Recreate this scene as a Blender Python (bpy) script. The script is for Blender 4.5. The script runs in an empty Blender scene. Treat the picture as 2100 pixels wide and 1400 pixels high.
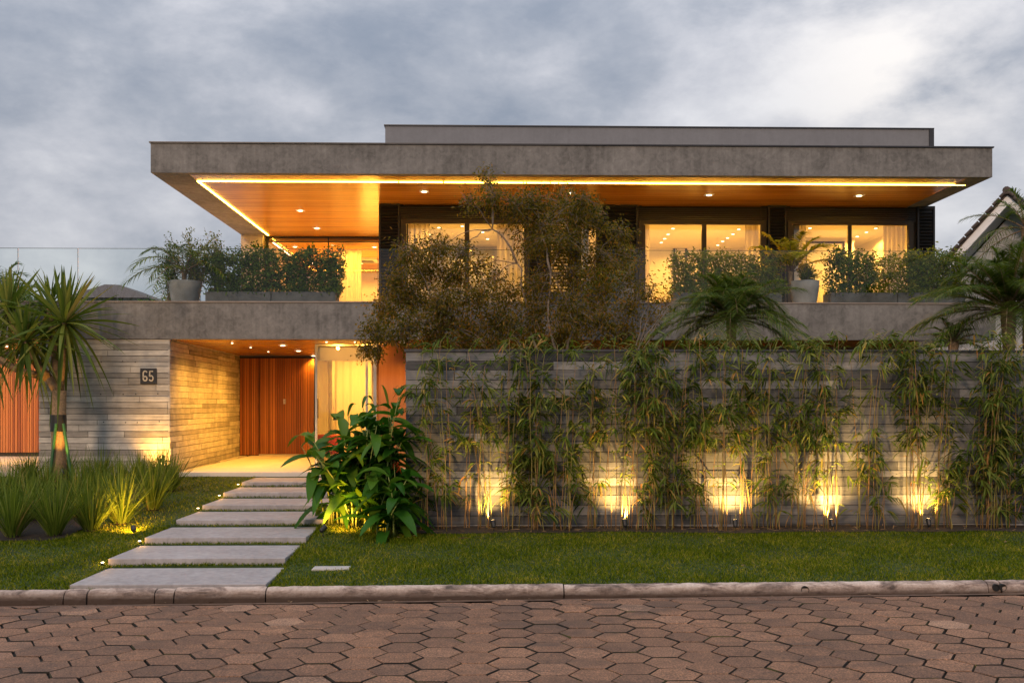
import bpy, math, random
import numpy as np
from mathutils import Vector, Matrix
PI = math.pi
R = math.radians
rng = np.random.default_rng(7)
random.seed(11)
scene = bpy.context.scene
col = scene.collection

# ------------------------------------------------------------------ camera
F, PX, HY, CH, TH = 2100.0, 1050.0, 828.0, 2.45, math.atan(50 / 2100)
cth, sth = math.cos(TH), math.sin(TH)
cam_d = bpy.data.cameras.new('camera')
cam = bpy.data.objects.new('camera', cam_d)
col.objects.link(cam)
cam.location = (0, 0, CH)
cam.rotation_euler = (R(90), 0, -TH)
cam_d.sensor_width = 36
cam_d.lens = 36
cam_d.shift_y = (HY - 700) / 2100
cam_d.clip_end = 3000
scene.camera = cam


def xat(px, Y):
    """world X of the point at depth Y that the camera sees in photo column px"""
    k = (px - PX) / F
    return Y * (k * cth + sth) / (cth - k * sth)


def at(px, py, Y):
    X = xat(px, Y)
    return Vector((X, Y, CH + (HY - py) * (Y * cth + X * sth) / F))


# ------------------------------------------------------------------ render settings
scene.view_settings.view_transform = 'Standard'
scene.view_settings.look = 'None'
scene.view_settings.gamma = 1
scene.view_settings.exposure = 0.0
scene.render.engine = 'CYCLES'
scene.cycles.use_denoising = True
scene.cycles.max_bounces = 7
scene.cycles.diffuse_bounces = 4
scene.cycles.glossy_bounces = 3
scene.cycles.transparent_max_bounces = 16
scene.cycles.sample_clamp_indirect = 4
scene.cycles.caustics_reflective = False
scene.cycles.caustics_refractive = False


# ------------------------------------------------------------------ node helpers
class NT:
    def __init__(s, nt):
        s.nt = nt

    def n(s, kind, **kw):
        nd = s.nt.nodes.new(kind)
        for k, v in kw.items():
            if k == 'inp':
                for a, b in v.items():
                    if isinstance(b, bpy.types.NodeSocket):
                        s.nt.links.new(b, nd.inputs[a])
                    else:
                        nd.inputs[a].default_value = b
            else:
                setattr(nd, k, v)
        return nd

    def math(s, op, a, b=0.0, c=0.0, clamp=False):
        nd = s.nt.nodes.new('ShaderNodeMath')
        nd.operation = op
        nd.use_clamp = clamp
        for i, v in enumerate((a, b, c)):
            if isinstance(v, bpy.types.NodeSocket):
                s.nt.links.new(v, nd.inputs[i])
            else:
                nd.inputs[i].default_value = v
        return nd.outputs[0]

    def ramp(s, fac, stops, interp='LINEAR'):
        nd = s.nt.nodes.new('ShaderNodeValToRGB')
        cr = nd.color_ramp
        cr.interpolation = interp
        while len(cr.elements) < len(stops):
            cr.elements.new(0.5)
        for e, (p, c) in zip(cr.elements, stops):
            e.position = p
            e.color = (*c, 1) if len(c) == 3 else c
        s.nt.links.new(fac, nd.inputs[0])
        return nd.outputs[0]

    def mix(s, fac, a, b, mode='MIX'):
        nd = s.nt.nodes.new('ShaderNodeMix')
        nd.data_type = 'RGBA'
        nd.blend_type = mode
        for sock, v in ((nd.inputs[0], fac), (nd.inputs[6], a), (nd.inputs[7], b)):
            if isinstance(v, bpy.types.NodeSocket):
                s.nt.links.new(v, sock)
            else:
                sock.default_value = v if not isinstance(v, tuple) else (*v, 1)
        return nd.outputs[2]

    def noise(s, vec, scale, detail=4, rough=0.55, dist=0.0):
        nd = s.n('ShaderNodeTexNoise', inp={'Vector': vec, 'Scale': scale, 'Detail': detail, 'Roughness': rough,
                                            'Distortion': dist})
        return nd.outputs[0]

    def mapping(s, vec, scale=(1, 1, 1), loc=(0, 0, 0), rot=(0, 0, 0)):
        return s.n('ShaderNodeMapping', inp={'Vector': vec, 'Scale': scale, 'Location': loc, 'Rotation': rot}).outputs[0]

    def link(s, a, b):
        s.nt.links.new(a, b)


# ------------------------------------------------------------------ world: broken dusk overcast over a low-sun sky
SUN_EL, SUN_AZ = 24, 200
world = bpy.data.worlds.new('World')
scene.world = world
world.use_nodes = True
w = NT(world.node_tree)
world.node_tree.nodes.clear()
sky = w.n('ShaderNodeTexSky', sky_type='NISHITA', sun_disc=False, sun_elevation=R(SUN_EL), sun_rotation=R(SUN_AZ))
bg1 = w.n('ShaderNodeBackground', inp={'Color': sky.outputs[0], 'Strength': 0.06})
g = w.n('ShaderNodeTexCoord').outputs['Generated']
sep = w.n('ShaderNodeSeparateXYZ', inp={0: g})
zz = w.math('MAXIMUM', sep.outputs[2], 0.0)
den = w.math('ADD', zz, 0.32)
u = w.math('DIVIDE', sep.outputs[0], den)
v = w.math('DIVIDE', sep.outputs[1], den)
cv = w.n('ShaderNodeCombineXYZ', inp={0: u, 1: v, 2: 0.0}).outputs[0]
gm = w.mapping(g, (1.0, 1.0, 1.6))
n1 = w.noise(w.mapping(gm, (1, 1, 1), (3.1, 4.3, 0.4)), 2.5, 9, 0.55, 0.0)
n2 = w.noise(w.mapping(gm, (1, 1, 1.2), (9.1, 1.3, 0)), 7.0, 7, 0.6, 0.12)
pd = Vector((0.40, 1.0, 0.325)).normalized()     # where the cloud is thinnest
dt = w.n('ShaderNodeVectorMath', operation='DOT_PRODUCT', inp={0: g, 1: tuple(pd)}).outputs['Value']
glow = w.math('POWER', w.math('MAXIMUM', dt, 0.0), 26.0)
hot = w.math('POWER', w.math('MAXIMUM', dt, 0.0), 230.0)
dens = w.math('ADD', w.math('MULTIPLY', n1, 0.62), w.math('MULTIPLY', n2, 0.38))
dens = w.math('ADD', dens, w.math('MULTIPLY', glow, 0.055))
cloud = w.ramp(dens, [(0.34, (0.21, 0.255, 0.33)), (0.43, (0.275, 0.31, 0.38)), (0.50, (0.38, 0.405, 0.465)),
                      (0.57, (0.53, 0.54, 0.59)), (0.66, (0.72, 0.72, 0.75))])
hotm = w.math('MULTIPLY', hot, w.math('MULTIPLY', w.math('SUBTRACT', dens, 0.47), 6.5, clamp=True), clamp=True)
cloud = w.mix(hotm, cloud, (0.90, 0.86, 0.83))
zen = w.math('MULTIPLY_ADD', w.math('POWER', zz, 2.0), 2.6, 1.0)     # overcast skies brighten to the zenith
bg2 = w.n('ShaderNodeBackground', inp={'Color': cloud, 'Strength': zen})
mx = w.n('ShaderNodeMixShader', inp={0: 0.9, 1: bg1.outputs[0], 2: bg2.outputs[0]})
wo = w.n('ShaderNodeOutputWorld', inp={0: mx.outputs[0]})

sun_d = bpy.data.lights.new('sun', 'SUN')
sun_d.energy = 1.65
sun_d.angle = R(10)
sun_d.color = (1.0, 0.68, 0.44)
sun = bpy.data.objects.new('sun', sun_d)
col.objects.link(sun)
az = R(SUN_AZ)
sdir = Vector((math.sin(az) * math.cos(R(SUN_EL)), math.cos(az) * math.cos(R(SUN_EL)), math.sin(R(SUN_EL))))
sun.rotation_euler = sdir.to_track_quat('Z', 'Y').to_euler()
sun.location = (0, -10, 30)
WARM = (1.0, 0.46, 0.06)
WARM2 = (1.0, 0.48, 0.075)


# ------------------------------------------------------------------ materials
MATS = {}


def newmat(name):
    m = bpy.data.materials.new(name)
    m.use_nodes = True
    t = NT(m.node_tree)
    b = m.node_tree.nodes['Principled BSDF']
    MATS[name] = m
    return m, t, b


def bump(t, b, h, strength=0.3, dist=0.01):
    nd = t.n('ShaderNodeBump', inp={'Height': h, 'Strength': strength, 'Distance': dist})
    t.link(nd.outputs[0], b.inputs['Normal'])


def plain(name, c, rough=0.6, metal=0.0, var=0.12, scale=6.0):
    m, t, b = newmat(name)
    o = t.n('ShaderNodeTexCoord').outputs['Object']
    f = t.noise(o, scale, 4)
    a = tuple(x * (1 - var) for x in c)
    d = tuple(min(1, x * (1 + var)) for x in c)
    t.link(t.ramp(f, [(0.3, a), (0.7, d)]), b.inputs['Base Color'])
    b.inputs['Roughness'].default_value = rough
    b.inputs['Metallic'].default_value = metal
    return m


def stucco(name, c, patch=0.35):
    m, t, b = newmat(name)
    o = t.n('ShaderNodeTexCoord').outputs['Object']
    f1 = t.noise(t.mapping(o, (1, 1, 1.3)), 1.1, 6, 0.62, 0.6)
    f2 = t.noise(o, 9, 5, 0.6, 0.9)
    f3 = t.noise(t.mapping(o, (9, 9, 0.5)), 1.0, 5, 0.6)
    f = t.math('ADD', t.math('ADD', t.math('MULTIPLY', f1, 0.42), t.math('MULTIPLY', f2, 0.34)), t.math('MULTIPLY', f3, 0.24))
    lo = tuple(x * (1 - patch) for x in c)
    hi = tuple(x * (1 + patch) for x in c)
    t.link(t.ramp(f, [(0.36, lo), (0.5, c), (0.64, hi)]), b.inputs['Base Color'])
    b.inputs['Roughness'].default_value = 0.75
    bump(t, b, t.noise(o, 60, 4, 0.6), 0.25, 0.006)
    return m


stucco('fascia_render', (0.158, 0.153, 0.147), 0.5)
stucco('parapet_render', (0.175, 0.18, 0.195), 0.12)
stucco('house_wall', (0.42, 0.36, 0.28), 0.15)
stucco('white_wall', (0.78, 0.74, 0.66), 0.04)
stucco('neighbour_wall', (0.40, 0.41, 0.45), 0.06)
stucco('slab_concrete', (0.31, 0.288, 0.288), 0.30)
stucco('entry_stone', (0.60, 0.55, 0.48), 0.06)


def boards(name, stops, grain=1.0):
    m, t, b = newmat(name)
    o = t.n('ShaderNodeTexCoord').outputs['Object']
    isl = t.n('ShaderNodeNewGeometry').outputs['Random Per Island']
    c = t.ramp(isl, stops)
    sx = t.mapping(o, (1.0, 1.0, 22.0))
    gr = t.noise(sx, 2.2, 7, 0.62, 0.4)
    c = t.mix(0.8 * grain, c, t.ramp(gr, [(0.3, (0.62, 0.62, 0.62)), (0.7, (1.25, 1.25, 1.25))]), 'MULTIPLY')
    bl = t.noise(o, 3.0, 5, 0.6, 0.4)
    c = t.mix(0.7, c, t.ramp(bl, [(0.35, (0.7, 0.7, 0.72)), (0.65, (1.2, 1.18, 1.14))]), 'MULTIPLY')
    sp = t.noise(o, 55, 2, 0.5)
    c = t.mix(t.math('MULTIPLY', t.math('GREATER_THAN', sp, 0.73), 0.55), c, (0.06, 0.055, 0.05))
    t.link(c, b.inputs['Base Color'])
    b.inputs['Roughness'].default_value = 0.8
    bump(t, b, t.math('ADD', gr, t.math('MULTIPLY', t.noise(o, 40, 4), 0.3)), 0.45, 0.01)
    return m


GREYB = [(0.0, (0.055, 0.056, 0.060)), (0.2, (0.095, 0.097, 0.102)), (0.5, (0.15, 0.152, 0.157)), (0.85, (0.195, 0.197, 0.20)),
         (1.0, (0.29, 0.29, 0.29))]
boards('board_concrete', GREYB)
boards('board_concrete_light', [(0.0, (0.27, 0.25, 0.22)), (0.15, (0.38, 0.355, 0.315)), (0.5, (0.50, 0.47, 0.42)),
                                (1.0, (0.58, 0.55, 0.49))])
plain('joint_dark', (0.035, 0.032, 0.03), 0.9)


def wood(name, dark, mid, light, axis='X', rough=0.4, island=True, spec=0.5, plank=0.0):
    m, t, b = newmat(name)
    o = t.n('ShaderNodeTexCoord').outputs['Object']
    sc = {'X': (0.5, 12, 12), 'Z': (12, 12, 0.5)}[axis]
    gr = t.noise(t.mapping(o, sc), 1.6, 6, 0.6, 0.6)
    f = gr
    if island:
        isl = t.n('ShaderNodeNewGeometry').outputs['Random Per Island']
        f = t.math('ADD', t.math('MULTIPLY', gr, 0.5), t.math('MULTIPLY', isl, 0.5))
    c = t.ramp(f, [(0.25, dark), (0.5, mid), (0.75, light)])
    if plank:
        s = t.n('ShaderNodeSeparateXYZ', inp={0: o})
        fr = t.math('FRACT', t.math('DIVIDE', s.outputs[1], plank))
        row = t.math('FLOOR', t.math('DIVIDE', s.outputs[1], plank))
        wn = t.n('ShaderNodeTexWhiteNoise', noise_dimensions='1D', inp={'W': row}).outputs['Value']
        c = t.mix(0.6, c, t.ramp(wn, [(0, (0.62, 0.6, 0.58)), (1, (1.3, 1.25, 1.2))]), 'MULTIPLY')
        gap = t.math('LESS_THAN', fr, 0.07)
        c = t.mix(t.math('MULTIPLY', gap, 0.85), c, (0.02, 0.01, 0.005))
    t.link(c, b.inputs['Base Color'])
    b.inputs['Roughness'].default_value = rough
    b.inputs['Specular IOR Level'].default_value = spec
    bump(t, b, gr, 0.15, 0.004)
    return m


wood('soffit_wood', (0.42, 0.155, 0.018), (0.60, 0.265, 0.032), (0.72, 0.36, 0.05), 'X', 0.26, False, 0.7, 0.1)
wood('door_wood', (0.20, 0.055, 0.014), (0.33, 0.105, 0.026), (0.46, 0.17, 0.045), 'Z', 0.42)
wood('panel_wood', (0.26, 0.085, 0.02), (0.36, 0.13, 0.03), (0.46, 0.18, 0.05), 'Z', 0.4)
plain('dark_aluminium', (0.024, 0.020, 0.017), 0.42, 0.3)
plain('bronze_frame', (0.040, 0.029, 0.016), 0.4, 0.5)
plain('black_metal', (0.018, 0.018, 0.02), 0.4, 0.2)
plain('black_plastic', (0.014, 0.014, 0.014), 0.5)
plain('steel', (0.45, 0.43, 0.40), 0.3, 0.9)
plain('coping_metal', (0.05, 0.05, 0.055), 0.4, 0.5)
plain('coping_stone', (0.24, 0.20, 0.17), 0.6)
plain('planter_concrete', (0.085, 0.088, 0.095), 0.8, 0, 0.3, 4)
plain('pot_concrete', (0.26, 0.26, 0.27), 0.8, 0, 0.2, 4)
plain('white_paint', (0.82, 0.82, 0.84), 0.5, 0, 0.05)
plain('roof_tile', (0.075, 0.055, 0.048), 0.8, 0, 0.35, 12)
plain('bark', (0.22, 0.15, 0.09), 0.9, 0, 0.4, 30)
plain('pale_bark', (0.20, 0.165, 0.13), 0.8, 0, 0.3, 25)
plain('trunk_bark', (0.26, 0.17, 0.09), 0.85, 0, 0.35, 22)
plain('cane', (0.30, 0.17, 0.06), 0.6, 0, 0.4, 9)
plain('bamboo_green_cane', (0.26, 0.22, 0.06), 0.5, 0, 0.35, 9)
plain('green_stake', (0.02, 0.10, 0.03), 0.5)
plain('ac_plastic', (0.5, 0.5, 0.5), 0.5)
plain('ac_grille', (0.06, 0.06, 0.06), 0.5)
plain('orange_fabric', (0.55, 0.10, 0.02), 0.8)
plain('number_face', (0.55, 0.48, 0.36), 0.5)
plain('drain_cover', (0.42, 0.39, 0.36), 0.7)
plain('pipe_plastic', (0.008, 0.008, 0.008), 0.5)
plain('dry_leaf', (0.26, 0.16, 0.08), 0.8, 0, 0.4, 12)


def soil():
    m, t, b = newmat('soil')
    o = t.n('ShaderNodeTexCoord').outputs['Object']
    f = t.noise(o, 18, 6, 0.7)
    t.link(t.ramp(f, [(0.35, (0.006, 0.004, 0.002)), (0.6, (0.022, 0.013, 0.007)), (0.75, (0.05, 0.03, 0.015))]), b.inputs['Base Color'])
    b.inputs['Roughness'].default_value = 0.95
    bump(t, b, f, 0.9, 0.03)


soil()


def turf():
    m, t, b = newmat('turf')
    o = t.n('ShaderNodeTexCoord').outputs['Object']
    f = t.noise(o, 1.4, 5, 0.6)
    f2 = t.noise(o, 70, 3, 0.6)
    c = t.ramp(t.math('ADD', t.math('MULTIPLY', f, 0.5), t.math('MULTIPLY', f2, 0.5)),
               [(0.35, (0.012, 0.028, 0.004)), (0.6, (0.035, 0.065, 0.010)), (0.75, (0.07, 0.08, 0.018))])
    t.link(c, b.inputs['Base Color'])
    b.inputs['Roughness'].default_value = 0.95
    bump(t, b, f2, 0.8, 0.02)


turf()


def ground_mat():
    m, t, b = newmat('far_ground')
    o = t.n('ShaderNodeTexCoord').outputs['Object']
    f = t.noise(o, 0.3, 6, 0.6)
    t.link(t.ramp(f, [(0.35, (0.02, 0.04, 0.01)), (0.65, (0.06, 0.08, 0.025))]), b.inputs['Base Color'])
    b.inputs['Roughness'].default_value = 0.95


ground_mat()


def leafmat(name, stops, trans=0.35, rough=0.5, patch=0.0, spec=0.14):
    m, t, b = newmat(name)
    isl = t.n('ShaderNodeNewGeometry').outputs['Random Per Island']
    o = t.n('ShaderNodeTexCoord').outputs['Object']
    f = isl
    if patch:
        f = t.math('ADD', t.math('MULTIPLY', isl, 1 - patch), t.math('MULTIPLY', t.noise(o, 1.3, 4, 0.6), patch))
    c = t.ramp(f, stops)
    t.link(c, b.inputs['Base Color'])
    b.inputs['Roughness'].default_value = rough
    b.inputs['Specular IOR Level'].default_value = spec
    tr = t.n('ShaderNodeBsdfTranslucent', inp={0: t.mix(1.0, c, (1.5, 1.5, 0.8), 'MULTIPLY')})
    ms = t.n('ShaderNodeMixShader', inp={0: trans, 1: b.outputs[0], 2: tr.outputs[0]})
    out = [n for n in m.node_tree.nodes if n.type == 'OUTPUT_MATERIAL'][0]
    t.link(ms.outputs[0], out.inputs[0])
    return m


leafmat('tree_leaf', [(0, (0.045, 0.050, 0.006)), (0.45, (0.10, 0.090, 0.012)), (0.8, (0.20, 0.145, 0.024)), (1, (0.28, 0.14, 0.03))], 0.5)
leafmat('bamboo_leaf', [(0, (0.030, 0.062, 0.006)), (0.4, (0.090, 0.138, 0.016)), (0.85, (0.20, 0.225, 0.050)), (0.95, (0.30, 0.22, 0.05)), (1, (0.36, 0.17, 0.05))])
leafmat('hedge_leaf', [(0, (0.022, 0.052, 0.006)), (0.5, (0.055, 0.110, 0.013)), (1, (0.12, 0.18, 0.022))])
leafmat('shrub_leaf', [(0, (0.055, 0.095, 0.010)), (0.5, (0.11, 0.155, 0.018)), (1, (0.19, 0.21, 0.035))])
leafmat('palm_leaf', [(0, (0.025, 0.058, 0.007)), (0.5, (0.07, 0.12, 0.014)), (1, (0.16, 0.20, 0.03))])
leafmat('palm_leaf_lit', [(0, (0.14, 0.17, 0.015)), (0.5, (0.28, 0.27, 0.03)), (1, (0.45, 0.38, 0.06))], 0.5)  # window and downlight glow put into a brighter, yellower leaf colour
leafmat('sword_leaf', [(0, (0.06, 0.10, 0.015)), (0.5, (0.12, 0.17, 0.03)), (0.9, (0.20, 0.22, 0.05)), (1, (0.30, 0.22, 0.08))], 0.3)
leafmat('broad_leaf', [(0, (0.016, 0.068, 0.006)), (0.6, (0.045, 0.140, 0.014)), (1, (0.10, 0.17, 0.015))], 0.3, 0.35)
leafmat('clump_leaf', [(0, (0.05, 0.09, 0.010)), (0.5, (0.11, 0.165, 0.022)), (0.93, (0.20, 0.24, 0.045)), (1, (0.30, 0.22, 0.08))], 0.3)
leafmat('lawn_blade', [(0.25, (0.030, 0.052, 0.002)), (0.42, (0.075, 0.118, 0.004)), (0.62, (0.15, 0.185, 0.010)), (0.78, (0.34, 0.29, 0.05))], 0.3, 0.8, 0.5, 0.03)
leafmat('red_flower', [(0, (0.30, 0.02, 0.01)), (1, (0.5, 0.08, 0.02))])


def road_mats():
    m, t, b = newmat('hex_paver')
    o = t.n('ShaderNodeTexCoord').outputs['Object']
    isl = t.n('ShaderNodeNewGeometry').outputs['Random Per Island']
    c = t.ramp(isl, [(0, (0.155, 0.084, 0.050)), (0.4, (0.20, 0.106, 0.061)), (0.8, (0.24, 0.127, 0.072)), (0.96, (0.265, 0.145, 0.086)), (1, (0.36, 0.225, 0.15))])
    big = t.noise(o, 0.5, 4, 0.6)
    c = t.mix(0.8, c, t.ramp(big, [(0.35, (0.75, 0.74, 0.74)), (0.65, (1.2, 1.17, 1.12))]), 'MULTIPLY')
    sp = t.noise(o, 55, 4, 0.8)
    c = t.mix(0.9, c, t.ramp(sp, [(0.38, (0.35, 0.34, 0.34)), (0.5, (0.9, 0.9, 0.9)), (0.62, (2.0, 1.9, 1.8))]), 'MULTIPLY')
    md = t.noise(o, 7, 5, 0.65)
    c = t.mix(0.7, c, t.ramp(md, [(0.35, (0.72, 0.71, 0.70)), (0.65, (1.2, 1.18, 1.16))]), 'MULTIPLY')
    st_ = t.noise(t.mapping(o, (0.45, 1.3, 1), (2.0, 5.0, 0)), 1.0, 6, 0.65, 0.5)
    c = t.mix(t.math('MULTIPLY', t.math('SUBTRACT', st_, 0.52, clamp=True), 5.0, clamp=True), c, (0.055, 0.038, 0.028))
    t.link(c, b.inputs['Base Color'])
    b.inputs['Roughness'].default_value = 0.75
    bump(t, b, t.math('ADD', sp, md), 1.0, 0.012)
    m, t, b = newmat('joint_sand')
    o = t.n('ShaderNodeTexCoord').outputs['Object']
    f = t.noise(o, 3, 5, 0.6)
    t.link(t.ramp(f, [(0.45, (0.010, 0.007, 0.005)), (0.58, (0.025, 0.02, 0.01)), (0.7, (0.06, 0.06, 0.012))]), b.inputs['Base Color'])
    b.inputs['Roughness'].default_value = 0.95
    m, t, b = newmat('kerb_concrete')
    o = t.n('ShaderNodeTexCoord').outputs['Object']
    f = t.noise(t.mapping(o, (0.8, 1, 2.5)), 3, 7, 0.68, 0.6)
    f2 = t.noise(o, 30, 5, 0.7)
    c = t.ramp(f, [(0.34, (0.07, 0.05, 0.04)), (0.46, (0.26, 0.19, 0.155)), (0.54, (0.46, 0.36, 0.30)), (0.66, (0.60, 0.49, 0.42))])
    c = t.mix(0.8, c, t.ramp(f2, [(0.3, (0.65, 0.64, 0.62)), (0.7, (1.25, 1.25, 1.25))]), 'MULTIPLY')
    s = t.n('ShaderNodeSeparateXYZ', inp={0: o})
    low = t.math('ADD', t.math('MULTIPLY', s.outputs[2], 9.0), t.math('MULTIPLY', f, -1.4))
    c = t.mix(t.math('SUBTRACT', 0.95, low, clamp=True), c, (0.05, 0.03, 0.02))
    t.link(c, b.inputs['Base Color'])
    b.inputs['Roughness'].default_value = 0.85
    bump(t, b, t.math('ADD', f, t.math('MULTIPLY', f2, 0.5)), 0.7, 0.02)


road_mats()


def glassmat(name, tint, refl):
    m, t, b = newmat(name)
    m.node_tree.nodes.remove(b)
    tr = t.n('ShaderNodeBsdfTransparent', inp={0: (*tint, 1)})
    gl = t.n('ShaderNodeBsdfGlossy', inp={'Color': (1, 1, 1, 1), 'Roughness': 0.02})
    fr = t.n('ShaderNodeFresnel', inp={0: 1.5}).outputs[0]
    f = t.math('MULTIPLY', fr, refl, clamp=True)
    ms = t.n('ShaderNodeMixShader', inp={0: f, 1: tr.outputs[0], 2: gl.outputs[0]})
    out = [n for n in m.node_tree.nodes if n.type == 'OUTPUT_MATERIAL'][0]
    t.link(ms.outputs[0], out.inputs[0])


glassmat('rail_glass', (0.97, 0.99, 0.98), 0.40)
glassmat('window_glass', (0.95, 0.95, 0.93), 1.3)
m, t, b = newmat('glass_edge')
b.inputs['Base Color'].default_value = (0.05, 0.08, 0.07, 1)
b.inputs['Roughness'].default_value = 0.2


def curtainmat():
    m, t, b = newmat('curtain_cloth')
    b.inputs['Base Color'].default_value = (0.86, 0.80, 0.68, 1)
    b.inputs['Roughness'].default_value = 0.9
    tr = t.n('ShaderNodeBsdfTranslucent', inp={0: (0.86, 0.78, 0.62, 1)})
    ms = t.n('ShaderNodeMixShader', inp={0: 0.5, 1: b.outputs[0], 2: tr.outputs[0]})
    out = [n for n in m.node_tree.nodes if n.type == 'OUTPUT_MATERIAL'][0]
    t.link(ms.outputs[0], out.inputs[0])


curtainmat()


def emis(name, c, s):
    m, t, b = newmat(name)
    b.inputs['Base Color'].default_value = (0.8, 0.8, 0.8, 1)
    b.inputs['Emission Color'].default_value = (*c, 1)
    b.inputs['Emission Strength'].default_value = s


emis('led_glow', (1.0, 0.56, 0.055), 34.0)
emis('lamp_glow', (1.0, 0.80, 0.45), 7.0)
emis('spot_lens', (1.0, 0.62, 0.2), 12.0)


# ------------------------------------------------------------------ object helpers
def tag(o, label=None, cat=None, group=None, kind=None):
    if label:
        o['label'] = label
    if cat:
        o['category'] = cat
    if group:
        o['group'] = group
    if kind:
        o['kind'] = kind
    return o


def empty(name, loc=(0, 0, 0), label=None, cat=None, group=None):
    o = bpy.data.objects.new(name, None)
    o.location = loc
    o.empty_display_size = 0.2
    col.objects.link(o)
    return tag(o, label, cat, group)


def link_mesh(name, me, parent, local):
    o = bpy.data.objects.new(name, me)
    col.objects.link(o)
    if parent is not None:
        o.parent = parent
        if not local:            # mesh was modelled in world coordinates
            p = parent
            off = Vector((0, 0, 0))
            while p is not None:
                off += Vector(p.location)
                p = p.parent
            o.location = -off
    return o


class MB:
    def __init__(s):
        s.v, s.f, s.mi = [], [], []

    def face(s, pts, mi=0):
        n = len(s.v)
        s.v += [tuple(p) for p in pts]
        s.f.append(tuple(range(n, n + len(pts))))
        s.mi.append(mi)

    def box(s, x0, x1, y0, y1, z0, z1, mi=0, faces='all'):
        x0, x1 = sorted((x0, x1)); y0, y1 = sorted((y0, y1)); z0, z1 = sorted((z0, z1))
        n = len(s.v)
        s.v += [(x0, y0, z0), (x1, y0, z0), (x1, y1, z0), (x0, y1, z0), (x0, y0, z1), (x1, y0, z1), (x1, y1, z1), (x0, y1, z1)]
        for q in ((0, 3, 2, 1), (4, 5, 6, 7), (0, 1, 5, 4), (1, 2, 6, 5), (2, 3, 7, 6), (3, 0, 4, 7)):
            s.f.append(tuple(n + i for i in q))
            s.mi.append(mi)
        return s

    def hexa(s, p, mi=0):
        """eight corners: bottom ring 0-3, top ring 4-7"""
        n = len(s.v)
        s.v += [tuple(q) for q in p]
        for q in ((0, 3, 2, 1), (4, 5, 6, 7), (0, 1, 5, 4), (1, 2, 6, 5), (2, 3, 7, 6), (3, 0, 4, 7)):
            s.f.append(tuple(n + i for i in q))
            s.mi.append(mi)

    def bevbox(s, x0, x1, y0, y1, z0, z1, r=0.01, mi=0):
        """box with its top edges eased"""
        n = len(s.v)
        s.v += [(x0, y0, z0), (x1, y0, z0), (x1, y1, z0), (x0, y1, z0),
                (x0, y0, z1 - r), (x1, y0, z1 - r), (x1, y1, z1 - r), (x0, y1, z1 - r),
                (x0 + r, y0 + r, z1), (x1 - r, y0 + r, z1), (x1 - r, y1 - r, z1), (x0 + r, y1 - r, z1)]
        q = [(0, 3, 2, 1), (8, 9, 10, 11)]
        for k in range(4):
            j = (k + 1) % 4
            q += [(k, j, 4 + j, 4 + k), (4 + k, 4 + j, 8 + j, 8 + k)]
        for a in q:
            s.f.append(tuple(n + i for i in a))
            s.mi.append(mi)

    def tube(s, pts, radii, n=7, mi=0, cap=True):
        pts = [Vector(p) for p in pts]
        if not hasattr(radii, '__len__'):
            radii = [radii] * len(pts)
        base = len(s.v)
        ref = Vector((0.3, 0.9, 0.1))
        for i, p in enumerate(pts):
            d = (pts[min(i + 1, len(pts) - 1)] - pts[max(i - 1, 0)]).normalized()
            a = d.cross(ref)
            if a.length < 1e-3:
                a = d.cross(Vector((1, 0, 0)))
            a.normalize()
            c = d.cross(a)
            for k in range(n):
                t = 2 * PI * k / n
                s.v.append(tuple(p + (a * math.cos(t) + c * math.sin(t)) * radii[i]))
        for i in range(len(pts) - 1):
            for k in range(n):
                k2 = (k + 1) % n
                s.f.append((base + i * n + k, base + i * n + k2, base + (i + 1) * n + k2, base + (i + 1) * n + k))
                s.mi.append(mi)
        if cap:
            s.f.append(tuple(base + k for k in range(n))[::-1])
            s.mi.append(mi)
            e = base + (len(pts) - 1) * n
            s.f.append(tuple(e + k for k in range(n)))
            s.mi.append(mi)

    def lathe(s, c, prof, n=24, mi=0):
        base = len(s.v)
        for r, z in prof:
            for k in range(n):
                t = 2 * PI * k / n
                s.v.append((c[0] + r * math.cos(t), c[1] + r * math.sin(t), c[2] + z))
        for i in range(len(prof) - 1):
            for k in range(n):
                k2 = (k + 1) % n
                s.f.append((base + i * n + k, base + i * n + k2, base + (i + 1) * n + k2, base + (i + 1) * n + k))
                s.mi.append(mi)

    def build(s, name, mat, parent=None, local=False, smooth=False):
        me = bpy.data.meshes.new(name)
        me.from_pydata(s.v, [], s.f)
        for m in (mat if isinstance(mat, (list, tuple)) else [mat]):
            me.materials.append(MATS[m])
        me.polygons.foreach_set('material_index', s.mi)
        if smooth:
            me.polygons.foreach_set('use_smooth', [True] * len(s.f))
        me.update()
        return link_mesh(name, me, parent, local)


def unit(a):
    return a / np.maximum(np.linalg.norm(a, axis=-1, keepdims=True), 1e-9)


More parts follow.
